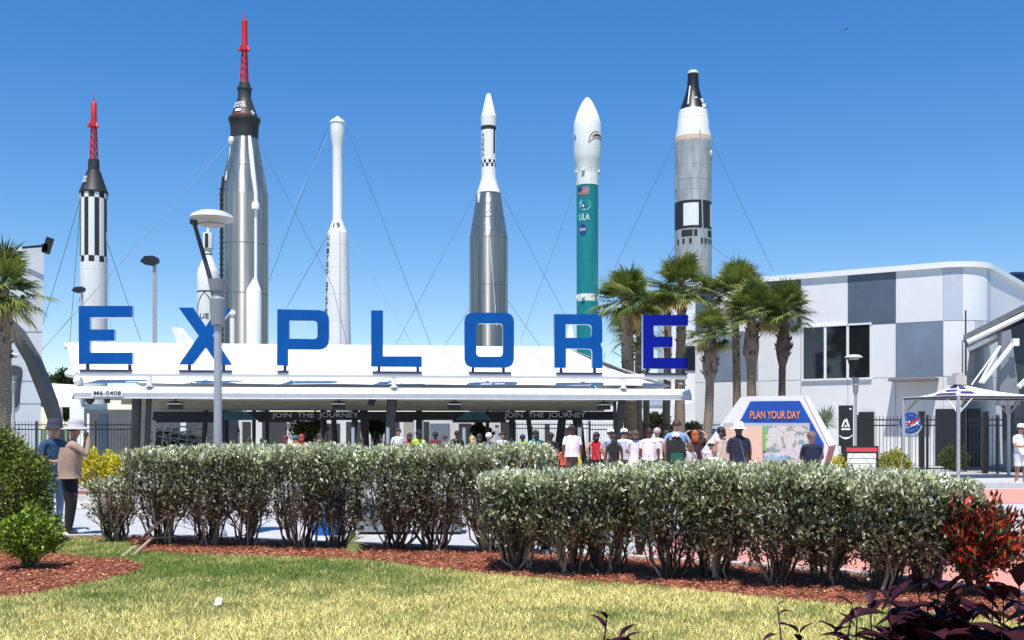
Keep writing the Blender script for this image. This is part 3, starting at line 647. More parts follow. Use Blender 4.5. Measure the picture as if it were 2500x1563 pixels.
mb.lathe((c.x, c.y, 0), [(12 * sc, 0), (12 * sc, CAMZ + (HOR - 840) * sc), (11 * sc, CAMZ + (HOR - 825) * sc), (4 * sc, CAMZ + (HOR - 795) * sc), (.5 * sc, CAMZ + (HOR - 791) * sc)], 24)
mb.build('strap_on_booster', rwhite, t)
wires(t, 1434, 108, [(1401, 470, 1270, 835, 4)])

# Titan
grm = mat('titan_grey', (.42, .43, .43), .5, .35, bump=.12, bscale=3, scale=1.2, var=.3, stretch=(2, 2, .35))
t = rroot('thick grey rocket with black and white bands rising behind the palms', 1692, 86)
def mf(a, y):
    if y < 338: return 1
    if y < 350: return 3
    if 497 < y < 565:
        if 504 < y < 558 and (-42 < a < 8 or 55 < a < 98): return 1
        return 2
    if 568 < y < 585: return 2 if (-52 < a < 5 and (a + 52) % 14 > 2) or 42 < a < 100 else 0
    return 0
body = rocket_body('booster', 1692, 86, [(35, 275), (36, 292), (37.5, 296), (38, 310), (44, 338), (44.5, 350), (44.5, 1094)], [292, 293, 338, 375, 375.8, 410, 410.8, 445, 446.3, 470, 470.8, 497, 504, 558, 565, 568, 585, 640, 641, 700, 830], lambda a, y: 4 if any(q < y < q + w_ for q, w_ in ((292, 1), (375, .8), (410, .8), (445, 1.3), (470, .8), (640, 1))) else mf(a, y), [grm, rwhite, rblack, mat('cream_band', (.62, .45, .36), .6), mat('grey_seam', (.16, .165, .17), .6)], t, 96)
cap = rocket_body('capsule', 1692, 86, [(10.5, 174), (13, 176), (13, 181), (13.5, 196), (14.5, 212), (17, 225), (19, 232), (31, 267), (33, 271), (35, 275)], [], lambda a, y: 1 if y < 181 or y > 271 else 0, [mat('capsule_black', (.012, .012, .013), .4), rwhite], t)
Y = 86; ctr = P(1692, HOR, Y); s = Y / F; cz = lambda py: CAMZ + (HOR - py) / F * Y; mb = MB()
mb.tube([on(-9, 14.5, 214), on(-11, 17.5, 228), on(-16, 28, 262)], .07, 6); mb.box(on(2, 24, 246), (.28, .1, .12)); mb.box(on(17, 24, 252), (.3, .2, .35)); mb.box(on(22, 31, 265), (.3, .2, .3)); mb.build('marking', rwhite, cap)
mb = MB()
for a in (-62, -40, -18, 18, 32, 46, 60, 74): patch(mb, wrap(1692, 86, lambda py: 44.6, a - 4, a + 4, 589, 601), nx=2)
text(mb, 'U', wrap(1692, 86, lambda py: 44.6, -30, -18, 622, 637)); mb.build('marking', rblack, body, smooth=False)
mb = MB(); mb.tube([on(9, 44.5, 330), on(8, 44.5, 497)], .05, 6); mb.tube([on(14, 44.5, 497), on(20, 44.5, 700)], .06, 6); mb.ball(on(39, 44.5, 384), .2, sc=(1, 1, 2)); mb.tube([on(-43, 44.5, 428), on(-43, 44.5, 465)], .07, 6); mb.build('cable_run', greym, body)
wires(t, 1692, 86, [(1648, 345, 1500, 655, 6), (1738, 345, 1887, 662, 6), (1648, 600, 1615, 660, 2), (1738, 600, 1790, 640, 2)])

# ------------------------------------------------------------------ street lamps and floodlights
def lamp(px, Y, zt, label, r=.31, flip=1, pr=.058):
    c = P(px, HOR, Y); x, y = c.x, c.y; t = thing('street_lamp', label, 'street lamp', (x, y, 0), 'saucer topped street lamps')
    zc = zt - .98; mb = MB(); mb.lathe((x, y, 0), [(.13, 0), (.13, .12), (.085, .18), (pr, .3), (pr, 1.0), (pr * .92, zc - .62)], 20); mb.build('pole', lampgrey, t)
    mb = MB(); mb.lathe((x, y, 0), [(.07, zc - .66), (.095, zc - .64), (.095, zc - .61), (.11, zc - .45), (.115, zc - .28), (.085, zc - .25), (.085, zc - .18), (.11, zc - .16), (.14, zc), (.0, zc)], 20); mb.build('collar', mat('lamp_collar', (.27, .29, .31), .5, .2), t)
    hx = x - flip * .085; mb = MB()
    ex = hx - flip * .27
    mb.tube([(x - flip * .04, y - .02, zc - .3), (x - flip * .10, y - .02, zc), (ex + flip * .02, y - .02, zt - .17)], [.035, .034, .03], 8)
    mb.box((ex + flip * .015, y, zt - .15), (.09, .1, .09)); mb.build('arm', mat('lamp_arm', (.05, .052, .06), .5, .3), t)
    mb = MB(); mb.lathe((hx, y, 0), [(r * .62, zt - .19), (r * .66, zt - .145), (r * .72, zt - .14), (r * 1.0, zt - .13), (r * 1.02, zt - .115), (r * .9, zt - .06), (r * .6, zt - .015), (r * .3, zt), (.02, zt + .004)], 28); hd = mb.build('lamp_head', mat('lamp_white', (.52, .53, .53), .5, var=.08, scale=5), t, ang=30)
    mb = MB(); mb.lathe((hx, y, 0), [(r * .5, zt - .215), (r * .6, zt - .205), (r * .60, zt - .191)], 24); mb.build('lens', mat('lamp_lens', (.30, .27, .23), .2), hd)
lamp(532, 14.6, P(0, 515, 14.6).z, 'large grey street lamp with saucer head standing behind the back hedge before letter X')
lamp(2089, 43, P(0, 866, 43).z, 'grey street lamp in front of the black windows of the checkered building', r=.36)
lamp(33, 44, P(0, 862, 44).z, 'grey street lamp far left beside the palm and the white tower', r=.36)
def flood(px, py, Y, w, poles, label, down):
    c = P(px, py, Y); t = thing('floodlight_mast', label, 'floodlight', (c.x, c.y, 0)); mb = MB(); s = Y / F
    g = mb
    vs = [(-.5, 0), (-.25, .3), (.1, .32), (.45, .15), (.5, -.1), (.25, -.28), (-.2, -.2)]
    ring = [c + Vector((a * w * s, 0, b * w * s)) for a, b in vs]; r2 = [p + Vector((0, .5, .1)) for p in ring]; n = len(vs)
    mb.add(ring + r2, [tuple(range(n - 1, -1, -1)), tuple(range(n, 2 * n))] + [(k, (k + 1) % n, n + (k + 1) % n, n + k) for k in range(n)]); mb.build('lamp_head', black, t, smooth=False)
    for p in poles: mb = MB(); q = P(p, py, Y); mb.tube([(q.x, q.y + .2, 0), (q.x, q.y + .2, q.z)], [.09, .06], 8); mb.build('pole', greym, t)
flood(362, 638, 58, 42, (372, 377), 'black floodlight on a tall grey mast between the first E and X', 900)
flood(187, 709, 52, 26, (196,), 'small black floodlight on a short mast beside the striped rocket', 900)

# ------------------------------------------------------------------ checkered building on the right
W0 = Vector((8.95, 50.07, 0)); W1 = Vector((16.87, 45.0, 0)); wd_ = (W1 - W0).normalized(); BH = 8.7
path = [(0.0, W0.copy())]; cur = W0.copy(); ln = (W1 - W0).length
cols = [W0]
def tpx(px):
    k = (px - 1250) / F; return (k * W1.y - W1.x) / (wd_.x - k * wd_.y)
edges = [1697, 1742, 1850, 1955, 2070, 2187, 2303]; pts = [W1 + wd_ * tpx(e) for e in edges]
ang = math.atan2(wd_.y, wd_.x); cur = pts[-1].copy(); arc = []; rad = 1.75
for i in range(10):
    ang += R(8.6); cur = cur + Vector((math.cos(ang), math.sin(ang), 0)) * rad * R(8.6); arc.append(cur.copy())
st = [arc[-1] + Vector((math.cos(ang), math.sin(ang), 0)) * d for d in (1.4, 3.2, 9)]
allp = pts + arc + st
wallw = mat('panel_white', (.74, .74, .74), .45, var=.03, scale=1.2); walld = mat('panel_slate', (.085, .115, .155), .4, var=.12, scale=.8)
wallb = mat('panel_blue_grey', (.17, .22, .285), .4, var=.15, scale=1); walll = mat('panel_light', (.52, .55, .62), .45, var=.04); wallw2 = mat('panel_bright', (.80, .80, .80), .45, var=.02)
bld = thing('checkered_building', 'two storey white building with grey checker panels and rounded corner', 'building', (W1.x, W1.y, 0))
zs = [0, 3.85, 6.23, 8.52]
def pm(col, row):
    if col < 6:
        return {(0, 2): 1, (1, 1): 2, (2, 2): 1, (4, 2): 1, (5, 1): 2}.get((col, row), 0)
    k = (col - 6)
    if row == 2: return 3 if k in (0, 1, 2) or k in (8, 9) else 4
    if row == 1: return 3 if k in (5, 6) else 4
    return 0
mb = MB()
for i in range(len(allp) - 1):
    a, b = allp[i], allp[i + 1]; g = (b - a).normalized() * (.012 if i < 6 else 0)
    for r_ in range(3):
        z0, z1 = zs[r_] + .012, zs[r_ + 1] - .012
        mb.quad(a + g + Vector((0, 0, z0)), b - g + Vector((0, 0, z0)), b - g + Vector((0, 0, z1)), a + g + Vector((0, 0, z1)), pm(i, r_))
wall = mb.build('wall', [wallw, walld, wallb, walll, wallw2], bld, smooth=False)
mb = MB()      # core just behind the panels (joints) and side/back/roof
k = Vector((wd_.y * -1, wd_.x, 0)) * 0
bk = [p + Vector((.015, .03, 0)) for p in allp]; far = [Vector((allp[-1].x + 2, 75, 0)), Vector((W0.x + 8, 70, 0))]
ring = bk + far; n = len(ring)
mb.add([(p.x, p.y, 0) for p in ring] + [(p.x, p.y, BH - .2) for p in ring], [(i, (i + 1) % n, n + (i + 1) % n, n + i) for i in range(n)] + [tuple(range(n, 2 * n))])
mb.build('core', mat('panel_joint', (.35, .36, .38), .7), bld, smooth=False)
mb = MB(); o_ = .12
nrm = [Vector((math.sin(math.atan2((allp[min(i + 1, len(allp) - 1)] - allp[max(i - 1, 0)]).y, (allp[min(i + 1, len(allp) - 1)] - allp[max(i - 1, 0)]).x)), -math.cos(math.atan2((allp[min(i + 1, len(allp) - 1)] - allp[max(i - 1, 0)]).y, (allp[min(i + 1, len(allp) - 1)] - allp[max(i - 1, 0)]).x)), 0)) for i in range(len(allp))]
A = [p + q * o_ for p, q in zip(allp, nrm)]; n = len(A)
mb.add([(p.x, p.y, 8.50) for p in A] + [(p.x, p.y, 8.74) for p in A] + [(p.x - q.x * .5, p.y - q.y * .5, 8.74) for p, q in zip(A, nrm)] + [(p.x - q.x * .2, p.y - q.y * .2, 8.50) for p, q in zip(A, nrm)], [(i, i + 1, n + i + 1, n + i) for i in range(n - 1)] + [(n + i, n + i + 1, 2 * n + i + 1, 2 * n + i) for i in range(n - 1)] + [(3 * n + i, 3 * n + i + 1, i + 1, i) for i in range(n - 1)])
mb.build('parapet', wallw2, bld)
WN = Vector((wd_.y, -wd_.x, 0))
def onwall(px, z, off=0.): v = W1 + wd_ * tpx(px) + WN * off; return Vector((v.x, v.y, z))
def wz(px, py): v = W1 + wd_ * tpx(px); return CAMZ + (HOR - py) / F * v.y
z0w, z1w = wz(2040, 924), wz(2040, 797)
for a, b in ((1961, 2014), (2017, 2069), (2072, 2126)):
    mb = MB(); L = (onwall(b, 0) - onwall(a, 0)).length; c = (onwall(a, 0, .03) + onwall(b, 0, .03)) / 2; mb.box((c.x, c.y, (z0w + z1w) / 2), (L, .04, z1w - z0w), math.atan2(wd_.y, wd_.x)); wdw = mb.build('window', glass, bld, smooth=False)
    mb = MB(); az = math.atan2(wd_.y, wd_.x)
    for q in (a, b): v = onwall(q, 0, .045); mb.box((v.x, v.y, (z0w + z1w) / 2), (.06, .05, z1w - z0w + .04), az)
    for z in (z0w - .04, z1w + .04): mb.box((c.x, c.y, z), (L + .1, .12, .08), az)
    mb.build('frame', wallw2, wdw, smooth=False)
mb = MB(); v = onwall(2235, 3.72, .45); mb.box(v, (1.9, .9, .12), math.atan2(wd_.y, wd_.x)); mb.build('awning', mat('awning_brown', (.20, .17, .18), .6), bld, smooth=False)
mb = MB(); az = math.atan2(wd_.y, wd_.x)
for a, b, zz in ((2098, 2135, 2.35), (2285, 2395, 2.45)):
    c = (onwall(a, 0, .06) + onwall(b, 0, .06)) / 2; mb = MB(); mb.box((c.x, c.y, zz / 2), ((onwall(b, 0) - onwall(a, 0)).length, .14, zz), az); mb.build('door', mat('door_dark', (.018, .02, .024), .35), bld, smooth=False)
mb = MB(); v = onwall(1735, 0, .1); mb.box((v.x, v.y, 1.5), (2.4, .18, .12), az); mb.box((v.x, v.y, 1.25), (2.4, .14, .10), az); mb.build('rail', mat('rail_blue', (.05, .14, .30), .5), bld, smooth=False)
mb = MB(); v = W0; mb.tube([onwall(2360, 0, .25), onwall(2360, 6.6, .25)], .035, 8); mb.build('downpipe', darkst, bld)
# white annex block left of it
ax = thing('white_annex', 'plain white block with a black window behind the last letter E', 'building', P(1668, HOR, 60) * 1)
ax.location.z = 0; mb = MB(); a = P(1641, 735, 60); b = P(1700, 735, 60); mb.box(((a.x + b.x) / 2, 63, a.z / 2), (b.x - a.x, 6, a.z)); mb.build('wall', wallw2, ax, smooth=False)
mb = MB(); a = P(1671, 905, 59.98); b = P(1699, 845, 59.98); mb.box(((a.x + b.x) / 2, 59.98, (a.z + b.z) / 2), (b.x - a.x, .08, b.z - a.z)); mb.build('window', glass, ax, smooth=False)
# blue block behind far right
a = P(2475, 670, 55); mb = MB(); mb.box((a.x + 4, 58, a.z / 2), (8, 6, a.z)); mb.box((a.x + 4, 58, a.z + .06), (8.2, 6.2, .12)); tag(mb.build('blue_building', mat('deep_blue_wall', (.006, .03, .12), .6)), 'deep blue building top just visible behind the far right roofline', 'building')

# ------------------------------------------------------------------ dark shelter at the right edge
Y = 37.5; sh = thing('dark_shelter', 'dark grey shelter with sloping white edged roof at the far right', 'shelter', P(2480, HOR, Y) * 1); sh.location.z = 0
mb = MB(); a, b = P(2352, 833, Y), P(2620, 698, Y - 1); k = Vector((3.4, 7, 0)); th = Vector((0, 0, .22))
mb.add([a, b, b + th, a + th] + [p + k for p in (a, b, b + th, a + th)], [(0, 1, 2, 3), (7, 6, 5, 4), (0, 4, 5, 1), (3, 2, 6, 7), (0, 3, 7, 4), (1, 5, 6, 2)]); mb.build('roof', mat('shelter_grey', (.14, .15, .16), .5, .2, var=.15), sh, smooth=False)
mb = MB(); a2, b2 = P(2362, 836, Y - .1), P(2620, 712, Y - 1); mb.tube([a2, b2], .10, 8); mb.tube([P(2365, 852, Y), P(2450, 812, Y)], .09, 8, 0); mb.build('gutter', white, sh)
mb = MB(); vs = [P(2443, 812, Y), P(2625, 735, Y), P(2625, 1142, Y), P(2448, 1142, Y)]; k = Vector((2.7, 5, 0)); mb.add(vs + [v + k for v in vs], [(0, 3, 2, 1), (4, 5, 6, 7), (0, 1, 5, 4), (0, 4, 7, 3), (1, 2, 6, 5), (3, 7, 6, 2)]); mb.build('wall', mat('shelter_wall', (.035, .045, .055), .5, var=.3, scale=2), sh, smooth=False)
mb = MB(); mb.add([P(2446, 812, Y - .2), P(2470, 806, Y - .2), P(2476, 1140, Y - .2), P(2405, 1140, Y - .2), P(2440, 900, Y - .2)], [(0, 1, 2, 3, 4)]); 
vs = [P(2446, 812, Y - .5), P(2468, 804, Y - .5), P(2492, 990, Y - .5), P(2440, 990, Y - .5)]; mb = MB(); mb.add(vs + [v + Vector((0, .3, 0)) for v in vs], [(0, 3, 2, 1), (4, 5, 6, 7), (0, 1, 5, 4), (1, 2, 6, 5), (2, 3, 7, 6), (3, 0, 4, 7)]); mb.build('pylon', mat('pylon_grey', (.20, .22, .24), .5, var=.1), sh, smooth=False)
mb = MB()
for p, q, r_ in [((2478, 834), (2398, 935), .085), ((2442, 845), (2392, 935), .05), ((2440, 845), (2372, 940), .03), ((2530, 905), (2486, 946), .10)]: mb.tube([P(*p, Y - .8), P(*q, Y - .8)], r_, 8)
mb.box(P(2478, 836, Y - .85), (.22, .2, .26)); mb.build('strut', white, sh)
mb = MB(); mb.tube([P(2358, 850, Y + .5), Vector((P(2358, 850, Y + .5).x, Y + .5, 0))], .03, 6); mb.build('drain_cable', darkst, sh)

# ------------------------------------------------------------------ gazebo
gz = 2.66; fr = Vector((13.95, 32.0, 0)); lf = Vector((13.15, 34.4, 0)); e = Vector((3.9, .75, 0)); rt = fr + e; bkp = lf + e
ga = thing('gazebo', 'white striped pagoda tent on grey posts at the right before the gate', 'gazebo', (fr.x, fr.y, 0)); apex = (fr + lf + e * .62) / 2 + Vector((-.02, 0, 3.32)); apex = P(2336, 936, 33.6)
mb = MB(); cs = [fr, rt, bkp, lf]; cs = [Vector((p.x, p.y, gz)) for p in cs]
def grid_tri(a, b, top, m, n=8):
    rows = []
    for j in range(n + 1):
        t = j / n; zz = -.14 * math.sin(math.pi * t)
        rows.append([a.lerp(top, t).lerp(b.lerp(top, t), i / n) + Vector((0, 0, zz)) for i in range(n + 1)])
    vs = [v for r_ in rows for v in r_]; mb.add(vs, [(j * (n + 1) + i, j * (n + 1) + i + 1, (j + 1) * (n + 1) + i + 1, (j + 1) * (n + 1) + i) for j in range(n) for i in range(n)], m)
for i in range(4): grid_tri(cs[i], cs[(i + 1) % 4], apex, 0)
for i in range(4):
    a, b = cs[i], cs[(i + 1) % 4]; mb.quad(a, b, b - Vector((0, 0, .10)), a - Vector((0, 0, .10)), 0)
rf = mb.build('roof', membrane, ga)
mb = MB()
def onface(a, b, u_, t, lift=.03):
    q = a.lerp(apex, t).lerp(b.lerp(apex, t), u_) + Vector((0, 0, -.14 * math.sin(math.pi * t) + lift)); return q - Vector((0, .02, 0))
for a, b, U0, U1, T0, T1 in [(cs[3], cs[0], .35, .95, .28, .50), (cs[3], cs[0], .4, .97, .62, .70), (cs[3], cs[0], .35, .97, .78, .92), (cs[0], cs[1], .05, .30, .45, .60), (cs[0], cs[1], .08, .34, .74, .88)]:
    for j in range(2): ta, tb = T0 + (T1 - T0) * j / 2, T0 + (T1 - T0) * (j + 1) / 2; mb.quad(onface(a, b, U0, ta), onface(a, b, U1, ta), onface(a, b, U1, tb), onface(a, b, U0, tb))
mb.build('stripe', mat('stripe_indigo', (.045, .04, .16), .5), rf, smooth=False)
mb = MB(); mb.box(apex + Vector((0, 0, .10)), (.42, .42, .30), .3); mb.box(apex + Vector((.05, 0, .28)), (.26, .3, .10), .3); mb.build('vent_cap', mat('vent_cream', (.50, .46, .42), .6), rf)
for p in cs:
    mb = MB(); mb.tube([(p.x, p.y, 0), (p.x, p.y, gz - .02)], .055, 10); mb.tube([(p.x, p.y, 0), (p.x, p.y, .03)], .12, 10); po = mb.build('post', greym, ga)
    mb = MB()
    for q in cs:
        if (q - p).length < 5 and q != p:
            d = (q - p).normalized(); mb.tube([(p.x, p.y, gz - .6), (p.x + d.x * .5, p.y + d.y * .5, gz - .08)], .025, 6)
    mb.build('brace', greym, po)
mb = MB()
for i in range(4): mb.tube([cs[i] - Vector((0, 0, .06)), cs[(i + 1) % 4] - Vector((0, 0, .06))], .035, 6)
mb.build('eave_rail', darkst, ga)

# ------------------------------------------------------------------ fences
def fence(a, b, h, label, sp=.13, post_every=2.4, skip=()):
    a, b = Vector(a), Vector(b); L = (b - a).length; d = (b - a) / L; az = math.atan2(d.y, d.x)
    t = thing('picket_fence', label, 'fence', a, None); pk = MB(); k = 0; x = 0
    while x < L:
        p = a + d * x; pk.tube([(p.x, p.y, .08), (p.x, p.y, h)], [.011, .011], 4); pk.tube([(p.x, p.y, h), (p.x, p.y, h + .08)], [.018, .002], 4, cap=False); x += sp
    pk.build('picket_panel', black, t, smooth=False)
    mb = MB(); c = (a + b) / 2
    for z in (.18, h - .28, h - .08): mb.box((c.x, c.y, z), (L, .035, .045), az)
    mb.build('rail', black, t, smooth=False); x = 0
    while x <= L + .01: p = a + d * x; mb = MB(); mb.box((p.x, p.y, (h + .05) / 2), (.08, .08, h + .05), az); mb.box((p.x, p.y, h + .08), (.10, .10, .04), az); mb.build('post', black, t, smooth=False); x += post_every
    return t
Yf = 37.0
fence((P(2095, HOR, Yf).x, Yf, 0), (P(2700, HOR, Yf - 1).x, Yf - 1.0, 0), 2.0, 'black picket fence in front of the checkered building, behind the gazebo', .125)
fence((P(1440, HOR, 47).x, 47, 0), (P(1760, HOR, 46).x, 46, 0), 1.85, 'black picket fence behind the crowd and palm trunks', .13)
fence((P(-60, HOR, 44).x, 44, 0), (P(322, HOR, 46).x, 46, 0), 1.85, 'black picket fence at the left behind the yellow croton', .13)
fence((P(1250, HOR, 50).x, 50, 0), (P(1440, HOR, 50).x, 50, 0), 1.9, 'black picket fence seen through the canopy columns right of centre', .13)
for px, lab in ((2250, 'thick black gate post just right of the round emblem sign'), (2405, 'thick black gate post between the gazebo legs')):
    c = P(px, HOR, Yf - .3); mb = MB(); mb.box((c.x, c.y, 1.08), (.16, .16, 2.16)); mb.box((c.x, c.y, 2.19), (.2, .2, .06)); tag(mb.build('gate_post', black), lab, 'gate post')

# round emblem sign
c = P(2223, 1033, 35.5); rg = thing('round_sign', 'round blue space agency emblem sign hanging on the fence behind the left gazebo post', 'sign', c)
def disc(c, r, m, d, n=36, mb=None): mb.add([(c.x + r * math.cos(2 * math.pi * k / n), c.y - d, c.z + r * math.sin(2 * math.pi * k / n)) for k in range(n)], [tuple(range(n))], m)
mb = MB(); rr = .37; N = 36
mb.add([(c.x + rr * math.cos(2 * math.pi * k / N), c.y + yy, c.z + rr * math.sin(2 * math.pi * k / N)) for yy in (0, .06) for k in range(N)], [tuple(range(N)), tuple(range(2 * N - 1, N - 1, -1))] + [(k, N + k, N + (k + 1) % N, (k + 1) % N) for k in range(N)])
mb.build('disc', mat('emblem_blue', (.008, .06, .28), .4), rg, smooth=False)
mb = MB(); a = c + Vector((-.29, -.02, -.09)); text(mb, 'NASA', flat(a, Vector((.58, 0, 0)), Vector((0, 0, .17)), .005))
for k in range(16): q = 2 * math.pi * k / 16 + .1; mb.ball((c.x + .29 * math.cos(q) * (.6 + .4 * ((k * 7) % 3) / 2), c.y - .01, c.z + .27 * math.sin(q)), .012, 0, 6)
pts = [(.30 * math.cos(q) * 1.0, .11 * math.sin(q)) for q in np.linspace(math.pi * .9, math.pi * 2.3, 14)]
mb.tube([(c.x + x, c.y - .015, c.z - .02 + z + x * .35) for x, z in pts], .008, 5); mb.build('lettering', lt, rg, smooth=False)
mb = MB(); mb.add([c + Vector(v) for v in ((-.33, -.03, -.02), (-.05, -.03, .01), (.33, -.03, .24), (.20, -.03, .06), (.02, -.03, -.03), (-.1, -.03, -.06))], [(0, 1, 2, 3, 4, 5)]); mb.build('swoosh', red, rg, smooth=False)
mb = MB(); mb.tube([(c.x + rr * 1.08 * math.cos(q), c.y + .03, c.z - .02 + rr * 1.08 * math.sin(q)) for q in np.linspace(math.pi * 1.05, math.pi * 1.95, 14)], .03, 8); mb.tube([(c.x, c.y + .05, 0), (c.x, c.y + .05, c.z - rr)], .035, 8); mb.build('stand', greym, rg)

# ------------------------------------------------------------------ kiosk "PLAN YOUR DAY"
KY = 26.0; ki = thing('map_kiosk', 'large trapezoid map kiosk with blue PLAN YOUR DAY header', 'kiosk', P(1890, HOR, KY) * 1); ki.location.z = 0
def kp(px, py): v = P(px, py, KY); return (v.x, v.z)
body_l = [(1822, 968), (1966, 966), (2040, 1087), (2012, 1200), (1740, 1200), (1724, 1150), (1762, 1062)]
vs, fs = shape2d([[kp(*p) for p in [(1824, 968), (1962, 966), (2024, 1090), (1995, 1198), (1748, 1198), (1724, 1105)]]], .75)
mb = MB(); mb.add([(v[0], KY + .375 + v[2], v[1]) for v in vs], fs); kbody = mb.build('housing', wallw, ki, smooth=False)
bm = bmesh.new(); bm.from_mesh(kbody.data); bmesh.ops.recalc_face_normals(bm, faces=bm.faces); bm.to_mesh(kbody.data); bm.free()
mb = MB()     # raised right side frame, skewed back
mb.add([P(1962, 966, KY - .02), P(1974, 967, KY + .45), P(2041, 1086, KY + .45), P(2024, 1090, KY - .02), P(1995, 1198, KY - .02), P(2012, 1190, KY + .45)], [(0, 3, 2, 1), (3, 4, 5, 2)], [0, 1]); mb.build('side_panel', [wallw2, mat('kiosk_reddish', (.45, .22, .20), .5)], ki, smooth=False)
def kpoly(name, pts, m, off, parent=ki): mb = MB(); vs, fs = shape2d([[kp(*p) for p in pts]], .02); mb.add([(v[0], KY - off + v[2], v[1]) for v in vs], fs); return mb.build(name, m, parent, smooth=False)
hd = kpoly('header_panel', [(1832, 980), (1952, 979), (2011, 1085), (2004, 1125), (1756, 1125), (1790, 1060)], mat('kiosk_blue', (.004, .07, .36), .4), .02)
kpoly('board_frame', [(1818, 1033), (1975, 1033), (1975, 1175), (1764, 1175), (1764, 1033)], mat('frame_grey', (.45, .46, .48), .5), .05)
kpoly('text_board', [(1768, 1041), (1859, 1041), (1859, 1170), (1768, 1170)], mat('board_peach', (.70, .52, .40), .5, var=.05), .08)
mp = mat('map_print', (.3, .3, .3), .4); n = mp.node_tree.nodes; l = mp.node_tree.links
tc = n.new('ShaderNodeTexCoord'); vo = n.new('ShaderNodeTexNoise'); vo.inputs['Scale'].default_value = 2.3; vo.inputs['Detail'].default_value = 3; vo.inputs['Distortion'].default_value = 1.6; cr = n.new('ShaderNodeValToRGB')
cr.color_ramp.elements[0].color = (.02, .35, .55, 1); cr.color_ramp.elements[0].position = .30; cr.color_ramp.elements[1].color = (.12, .45, .10, 1); cr.color_ramp.elements[1].position = .72
for p_, c_ in ((.36, (.10, .50, .42, 1)), (.42, (.22, .24, .24, 1)), (.48, (.55, .56, .55, 1)), (.56, (.62, .62, .60, 1)), (.62, (.25, .27, .22, 1)), (.67, (.40, .45, .35, 1))): e_ = cr.color_ramp.elements.new(p_); e_.color = c_
l.new(tc.outputs['Object'], vo.inputs['Vector']); l.new(vo.outputs['Fac'], cr.inputs[0]); l.new(cr.outputs[0], n['Principled BSDF'].inputs['Base Color'])
kpoly('map_board', [(1861, 1041), (1969, 1041), (1969, 1170), (1861, 1170)], mp, .08)
kpoly('key_strip', [(1862, 1113), (1920, 1113), (1920, 1130), (1862, 1130)], mat('key_blue', (.30, .48, .62), .4, var=.5, scale=5), .105)
kpoly('key_strip', [(1861, 1041), (1867, 1041), (1867, 1100), (1861, 1100)], mat('key_green', (.20, .50, .08), .4), .105)
mb = MB(); a = P(1831, 1022.5, KY - .05); text(mb, 'PLAN YOUR DAY', flat(a, P(1953, 1022.5, KY - .05) - a, Vector((0, 0, 19 / F * KY)), .012)); mb.build('lettering', mat('orange_lettering', (.85, .30, .10), .5), hd, smooth=False)
mb = MB()
for i in range(9): y = 1052 + i * 8; a = P(1775, y, KY - .1); b = P(1775 + 60 + (i * 13) % 20, y, KY - .1); mb.box(((a.x + b.x) / 2, a.y, a.z), (b.x - a.x, .004, .012))

# black banner with emblem, and red topped sign
Yb = 33; bn = thing('emblem_banner', 'tall black banner with white arrow emblem beside the far lamp post', 'banner', P(2065, HOR, Yb) * 1); bn.location.z = 0
mb = MB(); a, b = P(2048, 990, Yb), P(2082, 1089, Yb); mb.box(((a.x + b.x) / 2, Yb, (a.z + b.z) / 2), (b.x - a.x, .06, a.z - b.z)); q = P(2065, 1089, Yb); mb.box((q.x, Yb, q.z / 2), (.3, .05, q.z)); mb.build('panel', mat('banner_black', (.012, .012, .014), .5), bn, smooth=False)
def bq(pts): mb.add([P(x, y, Yb - .04) for x, y in pts], [tuple(range(len(pts)))])
mb = MB(); bq([(2054, 1043), (2058, 1043), (2063, 1030), (2063, 1024), (2060, 1026)]); bq([(2063, 1024), (2068, 1022), (2075, 1043), (2070, 1043), (2066, 1030), (2063, 1030)]); bq([(2061, 1043), (2068, 1043), (2065, 1036)]); bq([(2054, 1046), (2076, 1046), (2076, 1050), (2054, 1050)])
A = [(2049, 1064), (2056, 1070), (2065, 1073), (2074, 1070), (2081, 1064)]; B_ = [(2049, 1062), (2056, 1067), (2065, 1068), (2074, 1067), (2081, 1061)]
for i in range(4): bq([A[i], A[i + 1], B_[i + 1], B_[i]])
mb.ball(P(2076, 999, Yb - .04), .035); mb.build('emblem', lt, bn, smooth=False)
Ys = 30; sg = thing('info_sign', 'black framed notice board with red header and white lines of text near the yellow bush', 'sign', P(2105, HOR, Ys) * 1); sg.location.z = 0
mb = MB(); a, b = P(2061, 1089, Ys), P(2144, 1165, Ys); mb.box(((a.x + b.x) / 2, Ys, (a.z + b.z) / 2), (b.x - a.x, .08, a.z - b.z))
for px in (2066, 2139): q = P(px, 1165, Ys); mb.box((q.x, Ys, q.z / 2), (.07, .07, max(.05, q.z)))
mb.build('frame', black, sg, smooth=False)
mb = MB(); a, b = P(2065, 1093, Ys), P(2140, 1103, Ys); mb.box(((a.x + b.x) / 2, Ys - .05, (a.z + b.z) / 2), (b.x - a.x, .03, a.z - b.z)); mb.build('header', mat('header_red', (.62, .06, .08), .5), sg, smooth=False)
mb = MB()
for i in range(4): a, b = P(2067, 1107 + i * 13, Ys), P(2137, 1118.5 + i * 13, Ys); mb.box(((a.x + b.x) / 2, Ys - .05, (a.z + b.z) / 2), (b.x - a.x, .02, a.z - b.z))
mb.build('text_row', wallw2, sg, smooth=False)

